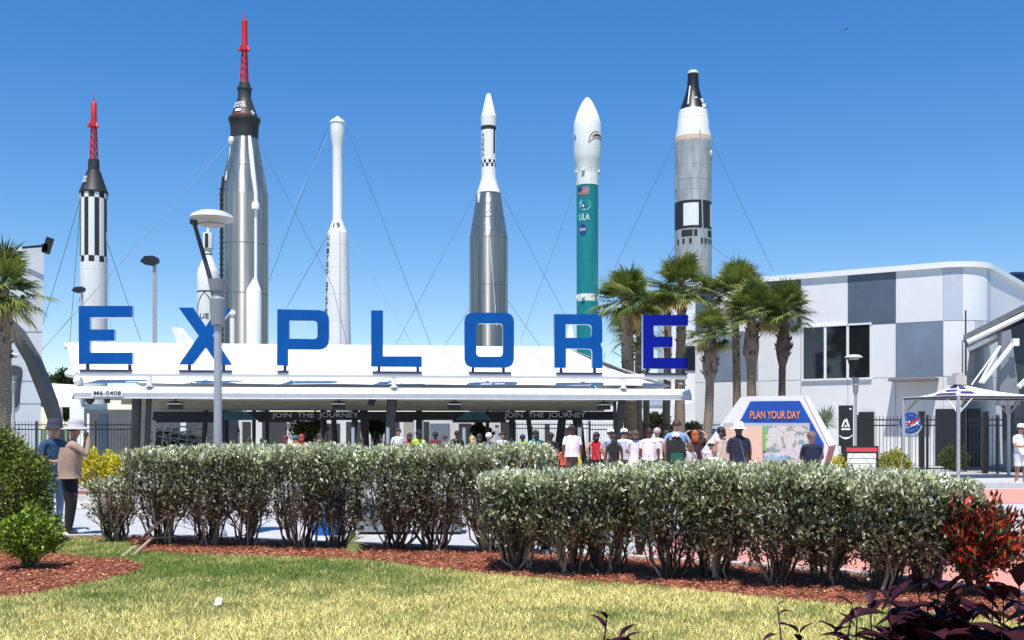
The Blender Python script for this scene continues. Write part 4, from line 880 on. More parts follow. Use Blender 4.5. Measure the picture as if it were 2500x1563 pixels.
# ------------------------------------------------------------------ left side: tower, arch, canopies
tw = thing('white_tower', 'tall pale slab tower with a dark curved niche at the far left', 'tower', P(80, HOR, 60) * 1); tw.location.z = 0
Yt = 60; mb = MB(); vs = [P(20, 600, Yt), P(108, 607, Yt), P(98, 1110, Yt), P(20, 1110, Yt)]; vs = [Vector((v.x, v.y, max(0, v.z))) for v in vs]; k = Vector((-2.5, 5, 0)); mb.add(vs + [v + k for v in vs], [(0, 3, 2, 1), (4, 5, 6, 7), (0, 1, 5, 4), (1, 2, 6, 5), (3, 0, 4, 7)]); mb.build('wall', mat('tower_panel', (.50, .53, .56), .55, var=.06, scale=.6), tw, smooth=False)
for py in (700, 810, 930, 985): a, b = P(20, py, Yt - .01), P(104 - (py - 600) * .01, py, Yt - .01); mb = MB(); mb.box(((a.x + b.x) / 2, Yt - .01, a.z), (b.x - a.x, .03, .03)); mb.build('panel_joint', mat('joint_grey', (.25, .27, .29), .6), tw, smooth=False)
mb = MB(); vs, fs = shape2d([[(P(x, y, Yt).x, P(x, y, Yt).z) for x, y in [(15, 890), (40, 893), (52, 897), (55, 905), (50, 940), (47, 985), (40, 995), (15, 997)]]], .2); mb.add([(v[0], Yt - .02 + v[2], v[1]) for v in vs], fs); mb.build('niche', mat('niche_grey', (.04, .045, .055), .6), tw, smooth=False)
mb = MB(); mb.tube([P(55, 605, Yt - .5), P(110, 600, Yt - .8)], .07, 6); mb.box(P(117, 600, Yt - .8), (.30, .4, .95), 0, rot=Matrix.Rotation(R(18), 3, 'Y')); mb.box(P(113, 606, Yt - .8), (.35, .4, .45)); mb.build('camera_arm', black, tw)
ar = MB(); Ya = 30; pp = [(-160, 745), (-90, 738), (-40, 748), (0, 772), (40, 812), (80, 878), (105, 940), (122, 985), (133, 1022), (143, 1090), (148, 1170)]
pw = [20, 20, 20, 20, 22, 23, 23, 21, 18, 16, 15]; vs = []
for (x, y), wq in zip(pp, pw):
    c = P(x, y, Ya); c.z = max(c.z, 0); hw = wq * Ya / F / 2; vs += [c + Vector((-hw * .8, -.25, -hw * .6)), c + Vector((hw * .8, -.25, hw * .6)), c + Vector((hw * .8, .3, hw * .6)), c + Vector((-hw * .8, .3, -hw * .6))]
n = len(pp); ar.add(vs, [(i * 4 + k, i * 4 + (k + 1) % 4, (i + 1) * 4 + (k + 1) % 4, (i + 1) * 4 + k) for i in range(n - 1) for k in range(4)] + [(0, 1, 2, 3), (4 * n - 4, 4 * n - 1, 4 * n - 2, 4 * n - 3)])
tag(ar.build('arch', mat('arch_olive', (.115, .108, .09), .55, .2, var=.1)), 'curved olive grey steel arch coming down at the left by the tower', 'arch')
sc = thing('small_canopy', 'small white canopy left of the main entrance canopy', 'canopy', P(150, HOR, 46) * 1); sc.location.z = 0
mb = MB(); vs = [P(100, 935, 48), P(112, 968, 44), P(172, 978, 44), P(190, 940, 48)]; k = Vector((0, 0, -.12)); mb.add(vs + [v + k for v in vs], [(0, 1, 2, 3), (7, 6, 5, 4), (1, 5, 6, 2), (0, 4, 5, 1), (2, 6, 7, 3)]); mb.box(P(172, 984, 43.9), (1.1, .3, .35)); mb.build('roof', membrane, sc, smooth=False)
for px in (118, 150): mb = MB(); q = P(px, 970, 45); mb.tube([(q.x, 45, 0), q], .06, 8); mb.build('post', white, sc)
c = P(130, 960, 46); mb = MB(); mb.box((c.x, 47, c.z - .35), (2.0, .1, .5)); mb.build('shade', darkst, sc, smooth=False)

# background white buildings and tents under canopy
def block(name, px0, px1, py, Y, dep, m, label, cat, extra=None):
    a, b = P(px0, py, Y), P(px1, py, Y); t = thing(name, label, cat, ((a.x + b.x) / 2, Y, 0)); mb = MB(); mb.box(((a.x + b.x) / 2, Y + dep / 2, a.z / 2), (b.x - a.x, dep, a.z)); mb.build('wall', m, t, smooth=False)
    for q in (extra or []):
        a, b = P(q[0], q[2], Y - .03), P(q[1], q[3], Y - .03); mb = MB(); mb.box(((a.x + b.x) / 2, Y - .03, (a.z + b.z) / 2), (b.x - a.x, .08, abs(a.z - b.z))); mb.build(q[4], q[5], t, smooth=False)
    return t
greyg = mat('grey_opening', (.05, .055, .06), .6)
block('ticket_building', 560, 1020, 1022, 54, 4, wallw2, 'low white ticket building seen under the left half of the canopy', 'building', [(592, 612, 1030, 1120, 'opening', greyg), (668, 700, 1026, 1120, 'opening', greyg), (725, 765, 1030, 1120, 'opening', greyg), (845, 880, 1030, 1120, 'opening', greyg), (905, 935, 1030, 1120, 'opening', greyg), (955, 975, 1030, 1120, 'opening', greyg), (640, 668, 1026, 1120, 'opening', greyg), (780, 830, 1034, 1120, 'opening', greyg), (565, 585, 1047, 1055, 'window', greyg), (985, 1010, 1030, 1120, 'opening', mat('beige_door', (.42, .40, .36), .6))])
block('white_pavilion', 1035, 1260, 1020, 53, 4, wallw, 'white pavilion wall seen under the canopy between the leaning columns', 'building', [(1050, 1098, 1034, 1120, 'opening', mat('blue_screen', (.20, .25, .33), .4)), (1120, 1150, 1034, 1120, 'opening', greyg), (1035, 1048, 1030, 1120, 'opening', greyg), (1222, 1260, 1030, 1120, 'opening', greyg)])
block('far_tents', 1255, 1440, 1022, 60, 5, wallw2, 'far white tents behind the fence right of the canopy centre', 'tent', [(1290, 1300, 1040, 1120, 'opening', greyg), (1330, 1342, 1035, 1120, 'opening', greyg), (1372, 1396, 1045, 1120, 'opening', greyg)])
block('gate_house', 170, 205, 985, 52, 3, wallw2, 'narrow white wall under the left end of the canopy', 'building')
block('queue_building', 1440, 1702, 985, 58, 5, wallw2, 'long white low building behind the palm trunks', 'building', [(1560, 1625, 975, 990, 'band', mat('sky_panel', (.40, .50, .62), .5))])
block('shaded_hall', 205, 555, 1000, 52, 3, mat('hall_grey', (.10, .11, .11), .7, var=.3, scale=.7), 'dark glazed hall behind the left columns of the canopy', 'building', [(440, 455, 1030, 1125, 'frame', white), (498, 505, 1030, 1125, 'frame', white), (240, 262, 1010, 1125, 'frame', mat('hall_blue', (.04, .07, .12), .4)), (213, 219, 1010, 1125, 'frame', white)])
# silver scaffold clutter in the hall
sf = MB(); rs = random.Random(4)
for i in range(26): a = Cz(rs.uniform(392, 520), rs.uniform(.6, 2.3), 12); b = Cz(rs.uniform(392, 520), rs.uniform(.5, 2.0), 12); sf.tube([a, b] if i % 2 else [a, Vector((a.x, a.y, .1))], .025, 5)
for zz in (.9, 1.2, 1.5): sf.tube([Cz(385, zz + .35, 11.5), Cz(525, zz, 11.5)], .03, 6)
tag(sf.build('railing', greym), 'silver tube railing and frames under the left part of the canopy', 'railing')
# bollard posts with black caps
for px, Y, lab, yel in [(376, 38.5, 'pale post with no cap beside the left dark columns', 0), (862, 35.5, 'pale round post with black cap below letter L left column', 0), (947, 35.5, 'pale round post with black cap before the leaning middle column', 0), (1133, 36, 'pale round post with black cap below the left side of letter O', 0), (1213, 36, 'pale round post with black cap below the right side of letter O', 0), (1415, 30, 'pale post with yellow foot at the striped barrier', 1)]:
    c = P(px, HOR, Y); t = thing('queue_post', lab, 'post', (c.x, Y, 0), 'pale posts in front of the canopy'); zt = P(px, 1043 if px != 376 else 1026, Y).z; zt = max(zt, 1.5)
    mb = MB(); mb.tube([(c.x, Y, 0), (c.x, Y, zt)], .062, 12, 0); mb.build('shaft', lampgrey if not yel else lampgrey, t)
    if yel: mb = MB(); mb.tube([(c.x, Y, 0), (c.x, Y, P(0, 1107, Y).z)], .068, 12); mb.build('foot', mat('yellow_paint', (.75, .62, .08), .5), t)
    mb = MB(); mb.tube([(c.x, Y, zt + .002), (c.x, Y, zt + .07)], [.075, .06], 12); mb.build('cap', black, t)
tp = MB(); a, b = P(1315, 1112, 30), P(1412, 1112, 30); n_ = 26
for i in range(n_): p, q = a.lerp(b, i / n_), a.lerp(b, (i + 1) / n_); sk = Vector((.03, 0, 0)); h_ = Vector((0, 0, .07)); tp.add([p, q, q + h_ + sk, p + h_ + sk], [(0, 1, 2, 3)], i % 2)
tag(tp.build('barrier_tape', [mat('tape_yellow', (.8, .65, .1), .5), black], smooth=False), 'yellow and black striped barrier tape strung left of the yellow footed post', 'tape')
# dark bin boxes behind tape
for px0, px1, lab in ((1326, 1360, 'black low cabinet below the left end of the striped tape'), (1380, 1412, 'black low cabinet beside the yellow footed post')):
    a, b = P(px0, 1120, 31), P(px1, 1120, 31); mb = MB(); mb.box(((a.x + b.x) / 2, 31.3, a.z / 2), (b.x - a.x, .5, a.z)); mb.box(((a.x + b.x) / 2, 31.3, a.z + .02), (b.x - a.x + .06, .56, .04)); tag(mb.build('cabinet', mat('cabinet_black', (.012, .013, .02), .4), smooth=False), lab, 'cabinet')
# blue bin and grey bench behind hedge
c = P(800, HOR, 15.6); t = thing('recycling_bin', 'bright blue recycling bin seen through the back hedge', 'bin', (c.x, 15.6, 0)); mb = MB(); mb.lathe((c.x, 15.6, 0), [(.24, .0), (.25, .04), (.29, .75), (.30, .78)], 20); mb.build('body', mat('bin_blue', (.0, .13, .52), .4), t); mb = MB(); mb.lathe((c.x, 15.6, 0), [(.31, .78), (.31, .84), (.2, .93), (.05, .95)], 20); mb.build('lid', mat('bin_lid', (.0, .07, .33), .4), t)
for px0, px1, lab in ((862, 1000, 'grey panelled bench behind the middle of the back hedge'), (1025, 1130, 'pale grey box bench behind the right part of the back hedge')):
    a, b = P(px0, 1240, 15.4), P(px1, 1240, 15.4); t = thing('box_bench', lab, 'bench', ((a.x + b.x) / 2, 15.4, 0), 'grey box benches behind the hedge'); L = b.x - a.x
    mb = MB(); mb.box(((a.x + b.x) / 2, 15.75, .24), (L - .08, .5, .40)); mb.build('base', mat('bench_grey', (.20, .24, .27), .6, var=.1), t, smooth=False); mb = MB(); mb.box(((a.x + b.x) / 2, 15.75, .475), (L, .6, .06)); mb.build('seat', greym, t, smooth=False)

# ------------------------------------------------------------------ palms
def palm(px, Y, cpy, rpx, label, seed, tw=24, bulge=0, lean=0, nf=34, bark_m=bark, hang=.12):
    rs = random.Random(seed); c = P(px, cpy, Y); base = Vector((c.x + lean, Y, 0)); Rr = rpx * 1.18 * Y / F; t = thing('palm_tree', label, 'palm tree', base, 'cabbage palms')
    tr = tw * Y / F / 2; H = c.z - Rr * .12; mb = MB(); n = 32; pts = []; rad = []
    for i in range(n + 1):
        q = i / n; pts.append(base.lerp(Vector((c.x, Y, H)), q) + Vector((math.sin(q * 5 + seed) * .04, 0, 0))); r_ = tr * (1.12 - .2 * q + .03 * math.sin(q * 40 + seed))
        if bulge and .66 < q < .90: r_ = tr * (.92 + bulge * math.sin((q - .66) / .24 * math.pi) ** .8)
        if i == 0: r_ = tr * 1.35
        rad.append(r_)
    mb.tube(pts, rad, 14)     # boots: stubs of old leaf bases
    for i in range(46 if bulge or tw > 26 else 22):
        q = rs.uniform(.70 if bulge else .6, 1); a = rs.uniform(0, 6.28); p = base.lerp(Vector((c.x, Y, H)), q); d = Vector((math.cos(a), math.sin(a), 0)); rr_ = tr * (.95 + bulge * .9 * (math.sin((q - .66) / .24 * math.pi) ** .8 if .66 < q < .90 else 0))
        mb.tube([p + d * rr_ * .85, p + d * (rr_ + .10) + Vector((0, 0, .16))], [.045, .02], 4, 1)
    mb.build('trunk', [bark_m, darkbark], t)
    V = []; Fc = []; Cc = []; st = MB(); ctr = Vector((c.x, Y, H))
    g1 = np.array([.05, .095, .018]); g2 = np.array([.27, .31, .07]); g3 = np.array([.32, .24, .08])
    for f in range(nf):
        a = f * 2.39996 + rs.uniform(-.3, .3); el = rs.uniform(-.45 - hang, 1.35) if f > 5 else 1.1 + rs.random() * .4
        d = Vector((math.cos(a) * math.cos(el), math.sin(a) * math.cos(el), math.sin(el))); pl_ = Rr * rs.uniform(.38, .60); e = ctr + d * pl_ + Vector((0, 0, -.08 * Rr))
        st.tube([ctr, ctr + d * pl_ * .5 + Vector((0, 0, .03)), e], [.03, .02, .014], 4)
        side = d.cross(Vector((0, 0, 1))); side = side.normalized() if side.length > .1 else Vector((1, 0, 0)); upv = side.cross(d).normalized(); dd = (d + Vector((0, 0, -.12))).normalized(); roll = rs.uniform(-.5, .5); side = (side * math.cos(roll) + upv * math.sin(roll)).normalized()
        nl = 30; fl_ = Rr * rs.uniform(.46, .66); colb = g1 * (1 - (k_ := rs.random() * .75)) + g2 * k_
        if el < -.3 - hang and rs.random() < .45: colb = g3
        for j in range(nl):
            th = (j / (nl - 1) - .5) * R(235); ld = (dd * math.cos(th) + side * math.sin(th)).normalized(); L = fl_ * (.75 + .25 * math.cos(th)) * rs.uniform(.85, 1.1)
            wv = ld.cross(upv).normalized() * L * .034; m_ = e + ld * L * .55 + upv * .05 * L; tip = e + ld * L * .92 + Vector((0, 0, -L * rs.uniform(.0, .22)))
            o_ = len(V); V += [e - wv * .4, e + wv * .4, m_ + wv, m_ - wv, tip]; Fc += [(o_, o_ + 1, o_ + 2, o_ + 3), (o_ + 3, o_ + 2, o_ + 4, o_ + 4)]; cc = colb * rs.uniform(.7, 1.35); Cc += [cc] * 4 + [cc * np.array([1.5, 1.25, 1.1])]
    st.build('leaf_stalks', mat('palm_stalk', (.14, .17, .05), .6), t)
    # triangles/quads -> triangulate for npmesh
    T = []
    for q in Fc:
        T.append((q[0], q[1], q[2]))
        if q[2] != q[3]: T.append((q[0], q[2], q[3]))
    npmesh('crown', [tuple(v) for v in V], T, leafm, t, col=np.array(Cc))
palm(1532, 43, 722, 88, 'cabbage palm with thick dark trunk and full crown just left of the last letter E', 1, 30, lean=.12, nf=54)
palm(1560, 46, 800, 70, 'pale trunked palm with a low crown just left of the last letter E', 2, 18, nf=26)
palm(1662, 44, 690, 88, 'tall palm whose crown overlaps the grey rocket', 3, 24, nf=54)
palm(1628, 47, 745, 64, 'slim palm seen through the arms of the last letter E', 4, 18, nf=26)
palm(1580, 48, 770, 50, 'slim pale palm behind the canopy end, second trunk left of the last E', 9, 15, nf=18)
palm(1734, 38, 806, 66, 'shorter palm with a shaggy trunk top standing right of the last letter E', 5, 21, .85, lean=-.15, nf=38)
palm(1797, 45, 708, 84, 'palm with a pale slender trunk in the middle of the right palm group', 6, 19, nf=50, lean=.0)
palm(1838, 41, 748, 78, 'palm with a swollen bulb below its crown, left of the dark checker panel', 7, 22, .80, lean=-.1, nf=44)
palm(1915, 41, 752, 76, 'rightmost palm with swollen trunk top and dark leaning trunk before the checkered wall', 8, 17, 1.1, lean=-.12, nf=44, bark_m=mat('bark_brown', (.11, .08, .06), .9, var=.4, scale=9, bump=.5))
palm(0, 28, 690, 112, 'large cabbage palm cut by the left edge of the picture', 11, 46, lean=.0, nf=52, hang=.15)

# ------------------------------------------------------------------ generic shrubs and trees
def cloud_points(rng, N, c, r, shell=.55, lumps=0.18, zmin=None):
    d = rng.normal(size=(N, 3)); d /= np.linalg.norm(d, axis=1)[:, None]
    ph = rng.random(6) * 6.28
    lump = 1 + lumps * (np.sin(d[:, 0] * 5 + ph[0]) * np.sin(d[:, 1] * 4 + ph[1]) + np.sin(d[:, 2] * 6 + ph[2]) * np.cos(d[:, 0] * 7 + ph[3])) + rng.normal(size=N) * .05
    rad = (shell + (1 - shell) * rng.random(N) ** .6) * lump
    p = d * rad[:, None] * np.array(r); p += np.array(c)
    if zmin is not None: k = p[:, 2] > zmin; p = p[k]; d = d[k]
    return p, d
def bush(name, label, cat, c, r, N, L, Wd, cols, wts, seed, stems=7, sm=darkbark, group=None, zmin=None, outw=1.0, up=.4, shell=.5, lumps=.18, m=None):
    rng = np.random.default_rng(seed); c = Vector(c); base = Vector((c.x, c.y, (zmin or .0) - .02 if zmin is not None else BZ)); t = thing(name, label, cat, base, group)
    mb = MB(); rs = random.Random(seed)
    for i in range(stems):
        a = rs.uniform(0, 6.28); e = c + Vector((math.cos(a) * r[0] * .55, math.sin(a) * r[1] * .55, rs.uniform(-.3, .5) * r[2])); mid = base.lerp(e, .5) + Vector((math.cos(a), math.sin(a), 0)) * .08 * r[0]
        mb.tube([base + Vector((math.cos(a) * .02, math.sin(a) * .02, -.02)), mid, e], [.018 + .01 * r[0], .012 + .006 * r[0], .005], 6)
    mb.build('stems', sm, t)
    p, d = cloud_points(rng, N, c, r, shell, lumps, zmin); V, Fc = leafcloud(rng, p, L * (.7 + .6 * rng.random(len(p))), Wd * (.7 + .6 * rng.random(len(p))), up, d, outw)
    npmesh('foliage', V, Fc, m or leafm, t, col=colvar(rng, len(p), cols, wts)); return t
greens = [(.10, .19, .016), (.22, .34, .025), (.035, .07, .01), (.38, .48, .055)]
olives = [(.11, .16, .018), (.23, .28, .03), (.035, .055, .012), (.40, .43, .07)]
q = G(60, 1392, BZ); bush('round_shrub', 'small round bright green shrub on the left mulch bed', 'shrub', (q.x + .05, q.y, .47), (.31, .31, .27), 6000, .045, .024, greens, [3, 4, 2, 3], 21, 6, zmin=.14)
bush('large_shrub', 'big green shrub filling the left edge behind the small round one', 'shrub', (P(-10, HOR, 13.2).x, 13.2, .78), (.68, .7, .82), 26000, .05, .026, olives, [5, 4, 4, 2], 22, 9, zmin=.16, lumps=.12)
yel = [(.60, .52, .015), (.78, .66, .03), (.16, .22, .02), (.75, .68, .12)]
bY = 24.0
kx = MB(); a, b = P(60, HOR, bY - 1.3), P(420, HOR, bY - 1.3); kx.box(((a.x + b.x) / 2, bY - 1.3, .07), (b.x - a.x, .16, .15)); kx.build('kerb', kerbm)['kind'] = 'structure'
sheet('flower_bed', [(a.x, bY - 1.2), (b.x, bY - 1.2), (b.x, bY + 1.5), (a.x, bY + 1.5)], .06, mulch_base)
for i, (px, w_, tz) in enumerate([(232, .40, 1112), (285, .34, 1118)]):
    c = P(px, HOR, bY); bush('yellow_croton', ['bright yellow bush behind the two people, its left and larger half', 'bright yellow bush right behind the end of the hedge'][i], 'bush', (c.x, bY, .60), (w_, .4, .44), 3600, .075, .04, yel, [4, 4, 2, 2], 30 + i, 6, group='yellow crotons in the left bed', zmin=.1)
c = P(2183, HOR, 32); bush('yellow_bush', 'rounded yellow green bush right of the red topped notice board', 'bush', (c.x, 32, .52), (.52, .45, .40), 4200, .07, .04, [(.35, .34, .03), (.50, .46, .06), (.14, .19, .02)], [4, 3, 3], 35, 6, zmin=.05)
c = P(2048, HOR, 29); bush('yellow_bush', 'little yellow bush between the kiosk and the notice board', 'bush', (c.x, 29, .55), (.22, .22, .30), 1400, .06, .035, yel, [4, 4, 2, 2], 36, 5, zmin=.05)
c = P(2330, HOR, 38.5); bush('green_bush', 'green bush behind the fence bars in the gazebo doorway', 'bush', (c.x, 38.5, .45), (.55, .4, .5), 2600, .08, .045, [(.12, .18, .02), (.06, .1, .01)], [1, 1], 37, 5, zmin=.05)
cro = [(.16, .012, .010), (.50, .055, .02), (.035, .02, .012), (.06, .10, .02), (.50, .17, .03), (.07, .006, .008)]
def croton(px, Y, h, rx, label, seed, N, wts=(6, 5, 4, 2.5, 1, 4)):
    c = P(px, HOR, Y); bush('red_croton', label, 'croton', (c.x, Y, BZ + h * .62), (rx, rx, h * .42), N, .080, .030, cro, wts, seed, 9, group='red crotons around the hedge', outw=1.2, up=.8, shell=.35, lumps=.25)
croton(2385, 9.25, .86, .40, 'large red and orange croton at the right end of the hedge', 41, 3800)
croton(2180, 10.6, .75, .38, 'red croton half hidden behind the right end of the hedge', 42, 1200)
croton(2000, 11.2, .6, .3, 'dark red croton behind the hedge left of the right end', 43, 700, (3, 2, 4, 1, .5, 6))
croton(1790, 11.9, .75, .3, 'red croton behind the hedge below the map kiosk', 44, 700)
croton(1560, 12.4, .85, .32, 'red flecked croton behind the hedge below the crowd', 45, 800)
croton(1330, 12.6, .75, .3, 'red croton behind the left end of the near hedge', 46, 600)

# ------------------------------------------------------------------ hedges: individually planted shrubs
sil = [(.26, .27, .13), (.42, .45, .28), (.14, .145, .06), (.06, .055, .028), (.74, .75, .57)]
def hshrub(px, bpy_, wpx, topy, label, seed, grp, N=6500, low=.40, dep=.46, gap=0., dead=.22, tall=None):
    rng = np.random.default_rng(seed); rs = random.Random(seed); b = G(px, bpy_, BZ); Y = b.y; hw = wpx * Y / F / 2; zt = CAMZ + (HOR - topy) / F * Y if tall is None else tall
    t = thing('hedge_shrub', label, 'hedge shrub', b, grp); mb = MB()
    for i in range(26):
        a = rs.uniform(0, 6.28); ex = math.cos(a) * hw * rs.uniform(.4, 1.0); ey = math.sin(a) * dep * rs.uniform(.3, .8); H = rs.uniform(.60, .9) * zt
        so = rs.uniform(.03, .15) if i % 3 else .03; s0 = b + Vector((math.cos(a) * so + rs.uniform(-.05, .05), math.sin(a) * so * .7, -.03)); p1 = b + Vector((ex * rs.uniform(.3, .7) + rs.uniform(-.05, .05), ey * .5, H * rs.uniform(.12, .24))); p2 = b + Vector((ex * rs.uniform(.7, .95), ey * .8, H * .5)); p3 = b + Vector((ex, ey, H)); r0 = rs.uniform(.007, .022)
        mt = 0 if rs.random() < .6 else 1
        mb.tube([s0, p1, p1.lerp(p2, .5) + Vector((rs.uniform(-.03, .03), 0, .02)), p2, p3], [r0, r0 * .85, r0 * .7, r0 * .6, r0 * .3], 6, mt)
        for k in range(9):
            q = p1.lerp(p2, rs.uniform(.1, 1)) if k < 6 else p2.lerp(p3, rs.random()); e = q + Vector((rs.uniform(-.22, .22), rs.uniform(-.2, .2), rs.uniform(.06, .32))); mb.tube([q, q.lerp(e, .5) + Vector((rs.uniform(-.04, .04), rs.uniform(-.04, .04), 0)), e], [max(.004, r0 * .42), .0042, .002], 4, 2 if k % 2 else mt)
            for kk in range(2): e2 = e + Vector((rs.uniform(-.1, .1), rs.uniform(-.1, .1), rs.uniform(.02, .16))); mb.tube([q.lerp(e, .6), e2], [r0 * .2, .0015], 3, mt)
    mb.build('branches', [darkbark, palebark, mat('bark_twig', (.26, .19, .13), .9, var=.4, scale=20)], t)
    # leaf volume: box-like with rounded edges; dense shell near top and front
    n1 = N; x = (rng.random(n1) * 2 - 1); y = (rng.random(n1) * 2 - 1); z = rng.random(n1)
    face = rng.random(n1); z = np.where(face < .38, 1 - rng.random(n1) ** 2 * .16, 1 - rng.random(n1) ** 1.15); y = np.where((face > .38) & (face < .72), -1 + rng.random(n1) ** 1.6 * .55, y)
    taper = np.clip(.90 + z * .7, 0, 1) + .06 * np.sin(z * 9 + seed); zz = low * zt * (1 - .0) + z * (zt - low * zt); zz += np.abs(x) ** 2.2 * -.05 + (vnoise(x * 2 + px * .01 + 20, y + 5, 2., seed) - .5) * .05
    rag = rng.random(n1) ** .5; keep = rng.random(n1) < np.clip(.10 + z * 1.35 + (vnoise(x * 1.6 + 9, z * 2 + 3, 2.2, seed + 1) - .5) * 1.5, .03, 1) * (1 - gap * (1 - z))
    Cc = np.stack([b.x + x * hw * 1.12 * taper, Y + y * dep * taper, zz], 1)[keep]; zk = z[keep]
    Cc += rng.normal(size=Cc.shape) * .018
    dn = np.stack([x * .3, y * .8, z], 1)[keep]; M = len(Cc)
    # leaves gather in little rosettes at the twig tips, sizes mixed
    ncl = max(1, M // 7); cl = rng.integers(0, ncl, M); near = rng.random(M) < .62; Cc = np.where(near[:, None], Cc[cl] + rng.normal(size=(M, 3)) * .022, Cc); dn = np.where(near[:, None], dn[cl], dn); zk = np.where(near, zk[cl], zk)
    sz = .7 + .9 * rng.random(M) ** 2; cb = (.75 + .6 * rng.random(ncl))[cl][:, None]
    V, Fc = leafcloud(rng, Cc, (.036 + rng.random(M) * .022) * sz, (.016 + rng.random(M) * .011) * sz, .55, dn, .9)
    cols = np.array(sil); tp = zk > .86; idx = np.where(tp, rng.choice(5, M, p=[.30, .42, .08, .02, .18]), rng.choice(5, M, p=[.26, .15, .28, .21, .10])); c = cols[idx] * (1 + rng.normal(size=(M, 1)) * .15) * cb * (.55 + .85 * np.clip(zk, 0, 1) ** 2)[:, None]  # brightness rising with height paints the sunlit top and shaded flanks into the leaves
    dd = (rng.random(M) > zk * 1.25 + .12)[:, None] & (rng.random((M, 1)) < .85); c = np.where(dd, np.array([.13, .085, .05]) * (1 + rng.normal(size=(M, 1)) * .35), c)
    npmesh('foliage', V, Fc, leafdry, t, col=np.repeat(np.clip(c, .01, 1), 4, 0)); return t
ords = ['first', 'second', 'third', 'fourth', 'fifth', 'sixth', 'seventh', 'eighth', 'ninth', 'tenth']
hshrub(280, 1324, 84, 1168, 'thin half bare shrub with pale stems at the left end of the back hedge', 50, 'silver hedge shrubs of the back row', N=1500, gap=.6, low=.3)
bx = [398, 512, 598, 735, 822, 968, 1062, 1200, 1278]
for i, px in enumerate(bx):
    bp_ = 1330 + (px - 385) * .022; tp_ = 1094 if i else 1100
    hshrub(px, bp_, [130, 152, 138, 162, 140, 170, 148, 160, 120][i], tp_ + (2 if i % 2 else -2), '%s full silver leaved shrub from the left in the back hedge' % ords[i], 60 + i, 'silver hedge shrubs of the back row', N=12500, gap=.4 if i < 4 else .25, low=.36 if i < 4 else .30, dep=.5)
fx = [(1262, 1393), (1395, 1401), (1488, 1402), (1640, 1414), (1748, 1416), (1898, 1429), (2018, 1431), (2160, 1443), (2262, 1444)]
ft = [1152, 1150, 1140, 1134, 1132, 1136, 1144, 1152, 1166]
for i, (px, py) in enumerate(fx):
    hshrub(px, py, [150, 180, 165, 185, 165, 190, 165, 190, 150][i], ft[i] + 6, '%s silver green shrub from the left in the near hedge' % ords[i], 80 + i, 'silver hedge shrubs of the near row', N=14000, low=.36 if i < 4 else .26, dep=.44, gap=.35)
# leaning pale dead trunk at the left of the back hedge
mb = MB(); a = G(298, 1362, BZ)
mb.tube([a, P(330, 1336, 13.2), P(362, 1300, 13.2), P(405, 1262, 13.15), P(440, 1205, 13.2)], [.035, .032, .027, .02, .008], 8); mb.tube([P(405, 1262, 13.15), P(455, 1240, 13.1), P(500, 1190, 13.2)], [.016, .012, .004], 6); mb.tube([P(380, 1284, 13.17), P(372, 1230, 13.1), P(350, 1170, 13.2)], [.016, .012, .004], 6); mb.tube([a + Vector((.08, .1, 0)), P(370, 1315, 13.2), P(425, 1310, 13.4)], [.02, .018, .008], 8); mb.tube([P(360, 1305, 13.4), P(345, 1270, 13.5), P(330, 1240, 13.6)], [.016, .012, .005], 6)
tag(mb.build('dead_trunk', palebark), 'bare pale trunk leaning out of the hedge on the left', 'trunk')
# palmetto seedling
mb = MB(); o_ = G(845, 1352, BZ); V = []; T = []; rs = random.Random(5)
for j in range(22):
    th = R(-100 + j * 8.5 + rs.uniform(-3, 3)); L = rs.uniform(.20, .30); e = o_ + Vector((.02, 0, .12)); d = Vector((math.cos(th), -.25, math.sin(th) * .9)).normalized(); tip = e + d * L + Vector((0, 0, -.04)); w_ = d.cross(Vector((0, 1, 0))).normalized() * .008
    k = len(V); V += [e, e + d * L * .5 + w_, tip, e + d * L * .5 - w_]; T.append((k, k + 1, k + 2, k + 3))
t = thing('palm_seedling', 'small pale green palmetto fan sprouting in the mulch below the back hedge', 'seedling', o_); npmesh('fan', [tuple(v) for v in V], T, leafm, t, col=np.tile(np.array([.30, .36, .10]), (len(V), 1))); mb.tube([o_, o_ + Vector((.02, 0, .13))], .008, 5); mb.build('stalk', darkbark, t)
# spiky agave-like plant
c = P(2015, 1000, 36); t = thing('agave', 'spiky pale green rosette plant rising behind the kiosk', 'plant', (c.x, 36, 0)); mb = MB(); mb.tube([(c.x, 36, 0), (c.x, 36, 1.75)], [.10, .08], 8); mb.build('trunk', darkbark, t)
V = []; T = []; rs = random.Random(6)
for j in range(110):
    a = rs.uniform(0, 6.28); el = rs.uniform(-.5, 1.4); d = Vector((math.cos(a) * math.cos(el), math.sin(a) * math.cos(el), math.sin(el))); L = rs.uniform(.55, .75); e = Vector((c.x, 36, 1.8)); w_ = d.cross(Vector((.3, .2, 1))).normalized() * .035; k = len(V); V += [e, e + d * L * .4 + w_, e + d * L, e + d * L * .4 - w_]; T.append((k, k + 1, k + 2, k + 3))
npmesh('leaves', [tuple(v) for v in V], T, leafm, t, col=np.tile(np.array([.27, .33, .20]), (len(V), 1)))

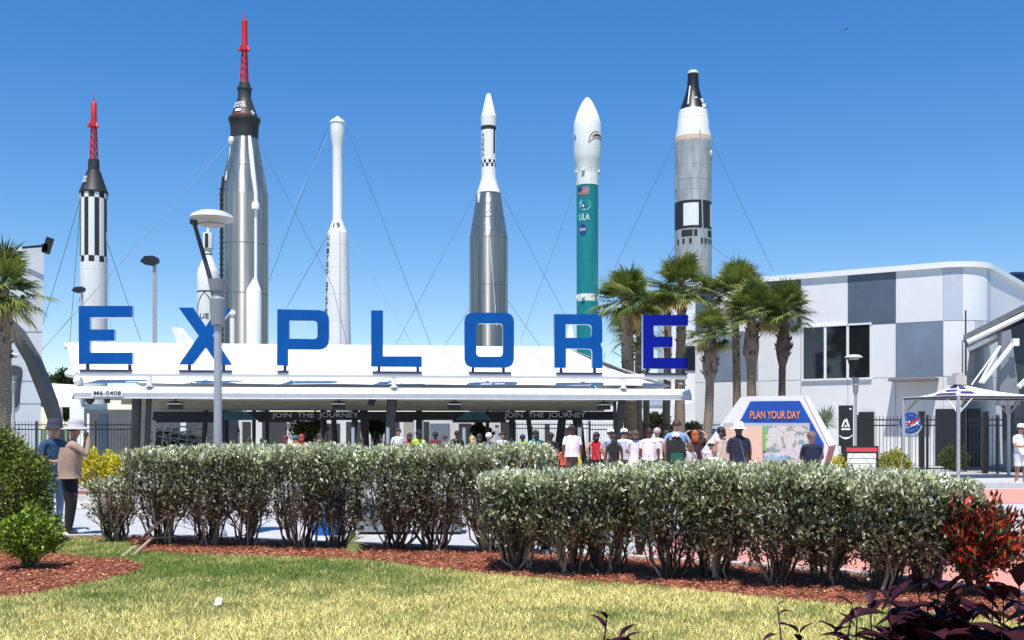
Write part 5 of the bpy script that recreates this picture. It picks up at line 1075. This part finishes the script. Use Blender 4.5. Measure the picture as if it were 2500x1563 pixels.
def tree(px, Y, topy, rpx, label, seed, N=2600, cols=((.03, .06, .015), (.06, .10, .02), (.02, .035, .01)), leaf=.22):
    c = P(px, HOR, Y); zt = P(px, topy, Y).z; Rr = rpx * Y / F; rng = np.random.default_rng(seed); rs = random.Random(seed); t = thing('broadleaf_tree', label, 'tree', (c.x, Y, 0), 'green trees in the background'); mb = MB()
    zc = max(zt - Rr * .7, 1.2)
    mb.tube([(c.x, Y, 0), (c.x + .1, Y, zc * .6), (c.x, Y, zc)], [.2, .15, .1], 8)
    P_, D_ = [], []
    for i in range(7):
        a = rs.uniform(0, 6.28); q = Vector((c.x + math.cos(a) * Rr * .55, Y + math.sin(a) * Rr * .5, zc + rs.uniform(-.35, .35) * Rr)); mb.tube([(c.x, Y, zc * .6), q], [.07, .03], 6); p, d = cloud_points(rng, N // 7, q, (Rr * .5,) * 3, .3, .25); P_.append(p); D_.append(d)
    mb.build('trunk', darkbark, t); p = np.concatenate(P_); d = np.concatenate(D_); V, Fc = leafcloud(rng, p, leaf * (.6 + .8 * rng.random(len(p))), leaf * .55, .3, d, .6)
    npmesh('crown', V, Fc, leafm, t, col=colvar(rng, len(p), cols, (3, 2, 2)))
for i, (px, Y, ty, r_, lab) in enumerate([(125, 95, 912, 38, 'distant dark tree left of the canopy, leftmost of the pair'), (170, 90, 905, 36, 'distant tree just left of the canopy end tube'), (190, 66, 985, 40, 'olive green tree below the small left canopy'), (425, 49.5, 1030, 60, 'dark tree seen behind the silver railing'), (750, 49.5, 1015, 48, 'sunny yellow green tree seen under the canopy by letter P'), (915, 49.5, 1018, 34, 'green tree seen under the canopy left of the middle leaning column'), (1180, 49.5, 1030, 30, 'small bushy tree seen below letter O'), (1605, 52, 1010, 30, 'small dark tree between the palm trunks'), (1630, 51.5, 1030, 26, 'low green tree behind the crowd right of the palm trunks'), (1560, 53, 1035, 26, 'small green bush like tree left of the crowd centre'), (1690, 50, 1030, 24, 'dark low tree at the foot of the white annex')]):
    tree(px, Y, ty, r_, lab, 120 + i, 3500, leaf=.22 if Y > 60 else .14, cols=((.12, .15, .02), (.20, .22, .03), (.05, .08, .01)) if i in (4, 2) else ((.03, .06, .015), (.06, .10, .02), (.02, .035, .01)))

# ------------------------------------------------------------------ dark maroon foreground plants
mar = mat('maroon_leaf', (.035, .006, .010), .55, var=.6, scale=9, transl=.06, spec=.2)
def bigleaf(mb, base, d, L, Wd, droop, up=Vector((0, 0, 1))):
    d = Vector(d).normalized(); side = d.cross(up); side = side.normalized() if side.length > .05 else Vector((1, 0, 0)); n = 7; vs = []; p = Vector(base); dd = d.copy()
    prof = [.04, .55, .92, 1.0, .82, .5, .03]
    for i in range(n):
        w_ = side * Wd / 2 * prof[i]; nn = side.cross(dd).normalized(); vs += [p - w_ + nn * w_.length * .35, p, p + w_ + nn * w_.length * .35]; dd = (dd + Vector((0, 0, -droop / n))).normalized(); p = p + dd * L / (n - 1)
    mb.add(vs, [(i * 3 + k, i * 3 + k + 1, i * 3 + k + 4, i * 3 + k + 3) for i in range(n - 1) for k in (0, 1)])
def dark_plant(label, px, top, Y, seed, width, nst, leafL=.13):
    rs = random.Random(seed); c = P(px, HOR, Y); t = thing('maroon_plant', label, 'plant', (c.x, Y, BZ), 'dark maroon plants in the foreground'); st = MB(); lf_ = MB(); zt = P(px, top, Y).z
    for i in range(nst):
        ox = rs.uniform(-1, 1) * width; ox = ox if i else 0; H = zt * (1 - .28 * abs(ox / width) ** 1.2 * rs.uniform(.4, 1.2)) * (1 if i == 0 else rs.uniform(.72, 1.0)); b = Vector((c.x + ox * .4, Y + rs.uniform(-.1, .1), BZ)); e = Vector((c.x + (ox if i else 0), Y + rs.uniform(-.25, .25), H)); mid = b.lerp(e, .5) + Vector((rs.uniform(-.04, .04), 0, 0))
        st.tube([b, mid, e], [.008, .006, .003], 5); n = 10
        for k in range(n):
            q = b.lerp(e, 1 - k / n * .6); a = rs.uniform(0, 6.28); L = leafL * 1.45 * rs.uniform(.6, 1.2) * (.5 if k < 2 else 1); bigleaf(lf_, q, (math.cos(a), math.sin(a) * .5, rs.uniform(-.1, .7) if k > 1 else 1.2), L, L * .50, rs.uniform(.5, 1.6))
    st.build('stems', mat('maroon_stem', (.03, .012, .014), .6), t); lf_.build('leaves', mar, t, ang=80)
dark_plant('tallest dark maroon leafy plant in the lower right foreground', 2270, 1345, 4.6, 1, .20, 13, .19)
dark_plant('dark maroon plant cut by the lower right corner, leaves reaching over the mulch', 2430, 1415, 4.4, 2, .20, 12, .20)
dark_plant('dark maroon plant with arching leaves left of the tallest one', 2180, 1450, 4.4, 3, .16, 8, .15)
dark_plant('low dark maroon sprig with small leaves in the bottom right middle', 2050, 1465, 4.5, 4, .14, 6, .12)
dark_plant('lowest dark maroon shoots at the bottom edge, next to the lawn', 1930, 1500, 4.5, 5, .12, 5, .10)
dark_plant('separate small maroon sprig at the bottom edge centre right', 1475, 1500, 4.3, 6, .12, 5, .12)

# bird
c = P(2062, 73, 230); mb = MB(); mb.ball(c, .16, sc=(1.8, .8, .7)); mb.add([c + Vector((-.1, 0, 0)), c + Vector((.15, 0, 0)), c + Vector((-.05, .5, .28)), c + Vector((-.55, .8, .1))], [(0, 1, 2, 3)]); mb.add([c + Vector((-.1, 0, 0)), c + Vector((.15, 0, 0)), c + Vector((.35, -.5, .28)), c + Vector((.6, -.8, .1))], [(0, 1, 2, 3)])
tag(mb.build('bird', black), 'tiny black bird gliding high in the blue sky', 'bird')

#PEOPLE
# ------------------------------------------------------------------ people
SK = {'light': (.58, .34, .24), 'tan': (.42, .23, .15), 'brown': (.16, .075, .045), 'dark': (.07, .035, .022)}
def cloth(c, nm): return mat(nm + '_%02d%02d%02d' % tuple(int(min(.99, x) * 100) for x in c), c, .85, var=.12, scale=9, bump=.25, bscale=14)
def seg_d(p, a, b):
    ab = b - a; t = max(0, min(1, (p - a).dot(ab) / max(1e-9, ab.length_squared))); return (p - a - ab * t).length
def person(px, Y, H, rot, label, skin='light', shirt=(.8, .8, .8), pants=(.03, .03, .05), hair=(.03, .02, .015), hairlen=0, hat=None, shorts=False, sleeve='short',
           arms='down', build=1., shoe=(.6, .6, .6), dress=None, bend=0., group=None, stride=.0, brim=.09, shirt2=None):
    c = P(px, HOR, Y); s = H; rnd = random.Random(int(px * 7)); t = thing('person', label, 'person', (c.x, Y, 0), group)
    J = {}; bw = build
    J['pel'] = (0, 0, .53); J['wst'] = (0, -.005, .60); J['chs'] = (0, -.0, .71); J['upc'] = (0, .004, .785); J['nk'] = (0, .0, .835); J['hd0'] = (0, -.004, .868); J['hd1'] = (0, -.012, .915); J['hd2'] = (0, -.004, .96)
    if bend:
        for k in ('chs', 'upc', 'nk', 'hd0', 'hd1', 'hd2'): x, y, z = J[k]; J[k] = (x, y - bend * (z - .6), z - bend * .12 * (z - .6))
    sh = .108 * (.9 + .1 * bw)
    for sg, n in ((-1, 'L'), (1, 'R')):
        ux, uy, uz = J['upc']; J['sh' + n] = (sg * sh, uy, .792 + (uz - .785))
        A = arms if isinstance(arms, str) else arms[0 if sg < 0 else 1]
        S0 = Vector(J['sh' + n])
        if A == 'down': el, wr, hn = (sg * .030, .01, -.155), (sg * .036, -.03, -.295), (sg * .034, -.045, -.345)
        elif A == 'hip': el, wr, hn = (sg * .075, .03, -.13), (sg * .02, -.02, -.23), (sg * .0, -.035, -.25)
        elif A == 'front': el, wr, hn = (sg * .03, -.02, -.155), (-sg * .02, -.13, -.165), (-sg * .045, -.165, -.155)
        elif A == 'face': el, wr, hn = (sg * .015, -.105, -.10), (-sg * .045, -.125, .035), (-sg * .062, -.115, .075)
        elif A == 'up': el, wr, hn = (sg * .07, -.03, .10), (sg * .02, -.02, .17), (-sg * .02, -.02, .19)
        J['el' + n] = tuple(S0 + Vector(el)); J['wr' + n] = tuple(S0 + Vector(wr)); J['hn' + n] = tuple(S0 + Vector(hn))
        st = sg * stride
        J['hp' + n] = (sg * .050, 0, .50); J['kn' + n] = (sg * .054, -.012 - st * .5, .285); J['an' + n] = (sg * .056, .012 - st, .045); J['ft' + n] = (sg * .064, -.065 - st, .018)
    rad = {'pel': .080, 'wst': .072, 'chs': .082, 'upc': .070, 'nk': .031, 'hd0': .040, 'hd1': .052, 'hd2': .042}
    for n in 'LR': rad.update({'sh' + n: .036, 'el' + n: .024, 'wr' + n: .016, 'hn' + n: .017, 'hp' + n: .058, 'kn' + n: .036, 'an' + n: .023, 'ft' + n: .021})
    names = list(J); ix = {n: i for i, n in enumerate(names)}
    E = [('pel', 'wst'), ('wst', 'chs'), ('chs', 'upc'), ('upc', 'nk'), ('nk', 'hd0'), ('hd0', 'hd1'), ('hd1', 'hd2')]
    for n in 'LR': E += [('upc', 'sh' + n), ('sh' + n, 'el' + n), ('el' + n, 'wr' + n), ('wr' + n, 'hn' + n), ('pel', 'hp' + n), ('hp' + n, 'kn' + n), ('kn' + n, 'an' + n), ('an' + n, 'ft' + n)]
    V = [Vector(J[n]) for n in names]; RD = [(rad[n] * (1 + (bw - 1) * .8 if n[:2] in ('kn', 'an') else bw if n in ('pel', 'wst', 'chs', 'upc', 'hpL', 'hpR', 'shL', 'shR') else (bw + 1) / 2), rad[n] * (.78 if n in ('pel', 'wst', 'chs', 'upc') else 1.) * (bw if n in ('pel', 'wst', 'chs') else 1)) for n in names]
    EE = [(ix[a], ix[b]) for a, b in E]; roots = [0]
    for sg, n in ((-1, 'L'), (1, 'R')):      # five fingers, own chains rooted in the palm
        wr, hn = Vector(J['wr' + n]), Vector(J['hn' + n]); d = (hn - wr).normalized(); sd_ = d.cross(Vector((sg, 0, 0))); sd_ = sd_.normalized() if sd_.length > .1 else Vector((0, 1, 0)); pn = d.cross(sd_)
        for k in range(5):
            off = (k - 1.5) * .0095; L = (.030, .036, .034, .027, .026)[k]; b = hn - d * .004 + sd_ * off if k < 4 else wr.lerp(hn, .5); dd = d if k < 4 else (d * .6 - sd_ * .8).normalized()
            p1 = b + dd * L * .6 + pn * .004 * sg; p2 = b + dd * L * 1.05 + pn * .012 * sg; i0 = len(V); V += [b, p1, p2]; RD += [(.0055, .0055), (.005, .005), (.0042, .0042)]; EE += [(i0, i0 + 1), (i0 + 1, i0 + 2)]; roots.append(i0)
    hd = Vector(J['hd1'])
    for p, q, r_ in ((hd + Vector((0, -.046, .004)), hd + Vector((0, -.062, -.008)), .0085), (hd + Vector((-.050, .002, .008)), hd + Vector((-.053, .004, -.012)), .008), (hd + Vector((.050, .002, .008)), hd + Vector((.053, .004, -.012)), .008), (hd + Vector((-.012, -.047, -.024)), hd + Vector((.012, -.047, -.024)), .005)):
        i0 = len(V); V += [p, q]; RD += [(r_, r_), (r_ * .9, r_ * .9)]; EE.append((i0, i0 + 1)); roots.append(i0)
    me = bpy.data.meshes.new('body'); me.from_pydata([tuple(v) for v in V], EE, []); o = bpy.data.objects.new('body', me); COL.objects.link(o)
    m = o.modifiers.new('skin', 'SKIN'); m.use_smooth_shade = True; m.branch_smoothing = .6
    for i, sv_ in enumerate(me.skin_vertices[0].data): sv_.radius = RD[i]; sv_.use_root = i in roots
    o.modifiers.new('sub', 'SUBSURF').levels = 1
    vs, fs = eval_mesh(o); bpy.data.objects.remove(o); bpy.data.meshes.remove(me)
    M = Matrix.Rotation(R(rot), 3, 'Z')
    ax, ay, az_ = J['hd1']
    # material by body region
    segs = [(Vector(J[a]), Vector(J[b]), a, b) for a, b in E]; ms = []
    hemz = .30 if shorts else .05
    for f in fs:
        p = sum((Vector(vs[i]) for i in f), Vector()) / len(f); best = min(segs, key=lambda g: seg_d(p, g[0], g[1]) - rad[g[2]] * .6); b_ = best[3]; k = 0
        if b_[:2] == 'sh' or b_ in ('chs', 'upc', 'wst'): k = 1
        elif b_ == 'nk': k = 1 if p.z < J['nk'][2] - .008 else 0
        elif b_[:2] == 'el':
            q = (p - best[0]).dot((best[1] - best[0]).normalized()) / (best[1] - best[0]).length; k = 1 if (sleeve == 'long' or (sleeve == 'short' and q < .7)) else 0
        elif b_[:2] == 'wr': k = 1 if sleeve == 'long' else 0
        elif b_[:2] in ('hp', 'kn'): k = 2 if p.z > hemz else 0
        elif b_[:2] == 'an': k = 2 if (p.z > max(hemz, .05)) else (3 if p.z < .05 else 0)
        elif b_[:2] == 'ft': k = 3
        if k in (1, 2) and b_ in ('wst', 'chs', 'hpL', 'hpR'): k = 1 if p.z > .515 else 2
        if sleeve == 'none' and b_[:2] in ('sh',) and abs(p.x) > sh * .85: k = 0
        ms.append(k)
    skm = mat('skin_' + skin, SK[skin], .5, var=.06, scale=20); shm = cloth(shirt, 'shirt'); pm_ = cloth(pants, 'trousers')
    place = lambda v: Vector((c.x, Y, 0)) + M @ (Vector(v) * s)
    mb = MB(); mb.add([place(v) for v in vs], fs, ms); mb.build('body', [skm, shm, pm_, cloth(shoe, 'shoe')], t, ang=80)
    # hair cap
    hm = mat('hair_%02d%02d' % (int(hair[0] * 100), int(hair[1] * 100)), hair, .6, var=.3, scale=30, bump=.4)
    hb = MB(); vs2 = []; n1, n2 = 9, 16; hc = Vector((ax, ay + .006, az_ + .012))
    for i in range(n1 + 1):
        for k in range(n2):
            a = 2 * math.pi * k / n2; front = max(0, -math.sin(a)); lim = 1.9 - 1.0 * front + (.25 if hairlen else 0); th = i / n1 * lim
            r_ = .066 * (1 + .06 * math.sin(a * 5 + i + px)); vs2.append(hc + Vector((r_ * math.sin(th) * math.cos(a) * .95, r_ * math.sin(th) * math.sin(a) * 1.08, r_ * math.cos(th) * 1.05)))
    hb.add([place(v) for v in vs2], [(i * n2 + k, (i + 1) * n2 + k, (i + 1) * n2 + (k + 1) % n2, i * n2 + (k + 1) % n2) for i in range(n1) for k in range(n2)])
    if hairlen:
        b = Vector(J['hd1']); pts_ = [b + Vector((0, .04, .02)), b + Vector((0, .055, -.04)), b + Vector((0, .06, -.04 - hairlen * .5)), b + Vector((0, .055, -.04 - hairlen))]; vv = []
        for p, w_ in zip(pts_, (.05, .056, .06, .03)):
            for k in range(10): a = 2 * math.pi * k / 10; vv.append(place(p + Vector((w_ * math.cos(a), .024 * math.sin(a), 0))))
        hb.add(vv, [(i * 10 + k, i * 10 + (k + 1) % 10, (i + 1) * 10 + (k + 1) % 10, (i + 1) * 10 + k) for i in range(3) for k in range(10)] + [tuple(range(30, 40)), tuple(range(9, -1, -1))])
    hb.build('hair', hm, t, ang=80)
    eb = MB()
    for sg in (-1, 1): eb.ball(place(hd + Vector((sg * .018, -.044, .006))), .0055 * s, 0, 6)
    eb.build('eyes', black, t)
    if hat:
        htm = cloth(hat[1], 'hat'); mb = MB(); zc = az_ + .028
        if hat[0] == 'cap': prof = [(.066, .0), (.066, .025), (.055, .05), (.03, .064), (.002, .067)]
        else: prof = [(.068 + brim, -.022), (.069, .004), (.066, .03), (.058, .056), (.035, .068), (.002, .07)]
        vv = []; ns = 20
        for r_, z in prof:
            for k in range(ns): a = 2 * math.pi * k / ns; vv.append(place((ax + r_ * math.cos(a) * .95, ay + .004 + r_ * math.sin(a), zc + z)))
        mb.add(vv, [(i * ns + k, i * ns + (k + 1) % ns, (i + 1) * ns + (k + 1) % ns, (i + 1) * ns + k) for i in range(len(prof) - 1) for k in range(ns)])
        if hat[0] == 'cap': mb.add([place((ax + x, ay + y, zc + z)) for x, y, z in [(-.05, -.05, .004), (-.035, -.115, -.008), (.035, -.115, -.008), (.05, -.05, .004), (.05, -.05, .010), (.035, -.115, -.002), (-.035, -.115, -.002), (-.05, -.05, .010)]], [(0, 1, 2, 3), (4, 5, 6, 7), (0, 7, 6, 1), (1, 6, 5, 2), (2, 5, 4, 3)])
        mb.build('hat', htm, t, ang=60)
    if shorts or dress or True:      # loose hem of shirt / dress as its own garment
        hem, r0, r1 = (.30, .075, .135) if dress else (.495, .083 * bw, .088 * bw); prof = [(r1, hem), (r1 * .9, (hem + .58) / 2), (r0, .60), (.086 * bw, .69), (.080 * bw, .76)]
        vv = []; ns = 20
        for r_, z in prof:
            by = -bend * max(0, z - .6)
            for k in range(ns): a = 2 * math.pi * k / ns; rr_ = r_ * (1 + .03 * math.sin(a * 6 + px)); vv.append(place((rr_ * math.cos(a) * 1.12, rr_ * .82 * math.sin(a) + by, z)))
        mb = MB(); mb.add(vv, [(i * ns + k, i * ns + (k + 1) % ns, (i + 1) * ns + (k + 1) % ns, (i + 1) * ns + k) for i in range(len(prof) - 1) for k in range(ns)]); mb.build('dress' if dress else 'shirt_hem', cloth(dress, 'dress') if dress else shm, t, ang=80)
    if shorts:
        mb = MB()
        for n in 'LR':
            a, b = Vector(J['hp' + n]), Vector(J['kn' + n]); q = [a + Vector((0, 0, .01)), a.lerp(b, .5), a.lerp(b, .92)]
            mb.tube([place(v) for v in q], [.062 * s * bw, .060 * s, .060 * s], 14, cap=False)
        mb.build('shorts', pm_, t, ang=80)
    return t
CG = 'visitors crowding at the entrance'
AWAY = 180
wt = (.78, .78, .80); nv = (.012, .016, .040); bk_ = (.012, .012, .015)
# two people by the hedge on the left
person(132, 15.9, 1.74, 60, 'person in dark cap, blue patterned shirt and jeans, half hidden behind the tan shirted one', 'tan', (.02, .06, .13), (.16, .24, .36), hat=('bucket', (.03, .035, .06)), arms='front', build=1.1, brim=.02, shoe=(.1, .1, .1), shirt2=1)
person(170, 15.3, 1.74, 118, 'person in white sun hat, tan shirt and black trousers shading the face with both hands', 'tan', (.37, .25, .18), (.006, .006, .008), hat=('bucket', (.42, .42, .42)), arms='face', sleeve='long', build=1.42, shoe=(.03, .03, .03), brim=.055, bend=.12)
# in front of the kiosk
person(1804, 22.0, 1.74, 190, 'person in white bucket hat and navy polo shirt standing left before the map kiosk', 'dark', nv, (.05, .04, .04), hat=('bucket', wt), arms=('down', 'front'), build=1.32, brim=.045)
person(1982, 21.0, 1.56, 175, 'person with grey brown hair and navy jacket standing right before the map kiosk', 'tan', nv, (.02, .02, .03), hair=(.16, .11, .09), sleeve='long', arms='front', build=1.15)
person(2492, 29.4, 1.74, 15, 'person in white cap, white shirt and white shorts walking at the right edge', 'tan', wt, (.75, .75, .75), hat=('cap', wt), shorts=True, arms='front', build=1.22, shoe=(.8, .8, .8), stride=.03)
# crowd right of the canopy
person(1397, 27.5, 1.72, AWAY, 'person with short dark hair and white shirt behind the yellow footed post', 'brown', wt, (.10, .08, .07), hair=(.02, .01, .01), arms='down', build=1.25, group=CG)
person(1376, 29, 1.15, 200, 'small person in orange red top beside the white shirted one by the tape', 'tan', (.65, .10, .05), (.1, .02, .02), group=CG)
person(1456, 28, 1.52, 165, 'person in bright red tank top with black hair and dark shorts', 'light', (.62, .02, .03), bk_, hair=(.015, .01, .01), sleeve='none', shorts=True, arms=('down', 'hip'), group=CG, hairlen=.05)
person(1491, 27.5, 1.60, 190, 'person in white cap and pale blue patterned shirt right of the red tank top', 'light', (.35, .45, .62), (.30, .32, .36), hat=('cap', wt), arms=('hip', 'hip'), group=CG)
person(1499, 26, 1.48, 180, 'person with long dark hair wearing the black backpack', 'brown', (.05, .05, .06), (.08, .10, .14), hair=(.035, .02, .02), hairlen=.12, group=CG)
person(1524, 27, 1.60, 185, 'person in white cap and white camouflage patterned shirt', 'light', (.55, .58, .62), (.25, .25, .25), hat=('cap', wt), arms='hip', group=CG, build=1.1)
person(1551, 26, 1.58, 180, 'person with brown hair in a long white dress', 'light', wt, wt, hair=(.09, .05, .035), dress=wt, hairlen=.05, arms='front', group=CG)
person(1538, 28, 1.55, 170, 'person with dark brown hair behind the long white dress', 'light', (.5, .5, .52), (.1, .1, .1), hair=(.06, .03, .02), hairlen=.06, group=CG)
person(1585, 25.5, 1.63, AWAY, 'person with black hair, white shirt and dark green shorts', 'brown', wt, (.02, .05, .045), hair=(.02, .015, .012), shorts=True, build=1.22, group=CG)
person(1604, 27, 1.64, 150, 'person with pale hair and white shirt looking back over the crowd', 'light', wt, (.4, .4, .42), hair=(.42, .36, .33), build=1.05, group=CG)
person(1627, 27, 1.58, 170, 'person with dark grey shirt between the white shirts and the tall blue shirt', 'brown', (.05, .05, .06), (.1, .1, .12), hair=(.03, .02, .02), hairlen=.05, arms=('up', 'down'), group=CG)
person(1652, 25.5, 1.84, AWAY, 'tall person in a light blue shirt with brown hair, tallest of the crowd', 'light', (.22, .34, .50), (.12, .12, .14), hair=(.07, .03, .025), build=1.35, group=CG, arms='hip')
person(1650, 22.5, 1.50, AWAY, 'person in white cap with big black backpack in front of the tall blue shirt', 'tan', bk_, bk_, hat=('cap', wt), build=1.2, group=CG, hair=(.02, .015, .012), hairlen=.05)
person(1697, 26, 1.58, 170, 'person with long orange red hair and dark top, hands behind the head', 'light', (.05, .02, .03), (.03, .02, .14), hair=(.40, .09, .02), hairlen=.09, arms=('up', 'up'), group=CG)
person(1684, 24.5, 1.28, 200, 'small person in white top and purple trousers before the orange red hair', 'light', (.7, .7, .7), (.06, .03, .30), hair=(.1, .05, .03), hairlen=.04, arms='front', group=CG)
person(1736, 24, 1.32, 160, 'small person in white cap and white clothes right of the shaggy palm trunk', 'light', (.72, .70, .70), (.30, .36, .55), hat=('cap', wt), arms='front', group=CG)
person(1761, 25, 1.66, 200, 'person with black hair tied up and beige sleeveless top', 'light', (.62, .50, .42), wt, hair=(.012, .01, .01), sleeve='none', arms=('front', 'down'), group=CG, hairlen=.03)
person(1744, 23.4, 1.15, 170, 'smallest person in all white between the cap and the beige top', 'light', wt, wt, hair=(.3, .16, .1), group=CG)
person(1716, 27, 1.45, 180, 'person in black top standing behind the shaggy palm trunk', 'tan', bk_, bk_, hair=(.03, .02, .02), hairlen=.05, group=CG)
# under and before the canopy
person(1276, 31, 1.44, 190, 'person in bright lime green shirt behind the back hedge end', 'brown', (.25, .72, .04), bk_, hair=(.02, .01, .01), group=CG)
person(1308, 29, 1.58, 195, 'person in dark green shirt with black hair left of the striped tape', 'brown', (.01, .13, .11), bk_, hair=(.015, .012, .012), build=1.35, group=CG, arms='hip', hairlen=.04)
person(1345, 30, 1.50, 180, 'person in black clothes standing behind the striped tape', 'brown', (.02, .015, .02), (.015, .015, .02), hair=(.02, .015, .015), build=1.2, group=CG)
person(1226, 31, 1.52, 20, 'person in white and red clothes facing the camera under the canopy', 'tan', wt, (.5, .05, .05), hair=(.05, .03, .02), group=CG)
person(1170, 28, 1.48, 180, 'person with a big mass of black curly hair under the letter O', 'brown', bk_, bk_, hair=(.012, .01, .008), hairlen=.08, build=1.4, group=CG)
person(1193, 29.5, 1.50, 150, 'person with white hair and glasses under the letter O', 'light', (.08, .08, .09), bk_, hair=(.65, .65, .65), group=CG)
person(1153, 30.5, 1.40, 200, 'person with fair hair and peach top left of the black curly hair', 'light', (.6, .3, .22), bk_, hair=(.50, .35, .15), hairlen=.06, group=CG)
person(1022, 31, 1.56, 20, 'staff person in a lime yellow vest and dark cap', 'dark', (.50, .66, .03), (.02, .02, .04), hat=('cap', (.02, .02, .03)), build=1.3, group=CG, arms='front')
person(1000, 33, 1.48, 180, 'person in red patterned top left of the lime yellow vest', 'tan', (.45, .06, .05), bk_, hair=(.05, .02, .02), hairlen=.05, group=CG)
person(1063, 32, 1.52, 180, 'person in maroon shirt right of the lime yellow vest', 'dark', (.16, .012, .04), bk_, hair=(.015, .01, .02), build=1.1, group=CG)
person(1086, 34, 1.40, 170, 'person in grey shirt just right of the maroon shirt', 'tan', (.2, .2, .21), bk_, hair=(.05, .03, .02), group=CG)
person(1116, 33, 1.55, 190, 'person in black shirt by the dark column below letter O', 'brown', bk_, bk_, hair=(.015, .012, .01), group=CG)
person(972, 34, 1.62, 20, 'person in white shirt near the leaning middle column', 'tan', wt, (.3, .3, .35), hair=(.05, .04, .03), group=CG)
person(884, 34, 1.30, 190, 'person in dark top below letter L next to the column', 'tan', bk_, bk_, hair=(.03, .02, .02), group=CG)
person(779, 30, 1.50, 190, 'person in black shirt leaning at the column right of the yellow shirt', 'tan', bk_, bk_, hair=(.02, .015, .02), bend=.3, group=CG, build=1.2)
person(736, 31, 1.45, 180, 'person with red brown hair and orange top left of the black shirt', 'light', (.60, .25, .08), bk_, hair=(.35, .04, .02), group=CG, hairlen=.04)
person(721, 30, 1.40, 160, 'person in teal cap and pale top between yellow and orange tops', 'light', (.6, .6, .62), bk_, hat=('cap', (.02, .14, .18)), group=CG)
person(696, 30, 1.42, 185, 'person in pale yellow shirt with dark red hair and raised arms', 'light', (.72, .55, .22), bk_, hair=(.10, .01, .02), arms=('up', 'down'), group=CG, hairlen=.05)
person(641, 30, 1.34, 180, 'person in black shirt with short dark hair near the near lamp post', 'tan', (.015, .02, .03), bk_, hair=(.02, .02, .02), build=1.35, group=CG)
person(607, 31, 1.34, 170, 'person with dark ponytail and red collar right of the near lamp post', 'tan', (.35, .03, .04), bk_, hair=(.03, .02, .02), hairlen=.06, group=CG)
person(571, 31, 1.27, 190, 'small person with dark hair just right of the near lamp post', 'tan', (.1, .1, .11), bk_, hair=(.03, .02, .02), group=CG)
# backpacks carried in the crowd
def pack(px, Y, zc, w_, h_, m1, m2, label):
    c = P(px, HOR, Y); t = thing('backpack', label, 'backpack', (c.x, Y, zc)); mb = MB(); n = 10
    vs, fs = shape2d([rounded([(-w_ / 2, -h_ / 2), (w_ / 2, -h_ / 2), (w_ / 2 * .86, h_ / 2), (-w_ / 2 * .86, h_ / 2)], w_ * .3)], .17)
    mb.add([(c.x + v[0], Y + v[2], zc + v[1]) for v in vs], fs); b = mb.build('bag', m1, t, smooth=False)
    mb = MB(); vs, fs = shape2d([rounded([(-w_ * .34, -h_ * .44), (w_ * .34, -h_ * .44), (w_ * .30, -.02), (-w_ * .30, -.02)], w_ * .12)], .07); mb.add([(c.x + v[0], Y - .11 + v[2], zc + v[1]) for v in vs], fs); mb.build('pocket', m2, t, smooth=False)
    mb = MB()
    for sg in (-1, 1): mb.tube([(c.x + sg * w_ * .3, Y + .05, zc + h_ * .45), (c.x + sg * w_ * .33, Y + .20, zc + h_ * .56), (c.x + sg * w_ * .33, Y + .36, zc + h_ * .3)], .018, 6)
    mb.build('strap', m1, t)
pack(1650, 22.22, 1.10, .44, .52, mat('pack_black', (.014, .014, .013), .7), mat('pack_green', (.008, .09, .06), .7), 'large black backpack with a dark green pocket worn under the white cap')
pack(1499, 25.76, .98, .27, .42, mat('pack_black', (.014, .014, .013), .7), mat('pack_black', (.014, .014, .013), .7), 'black backpack on the person with long dark hair')
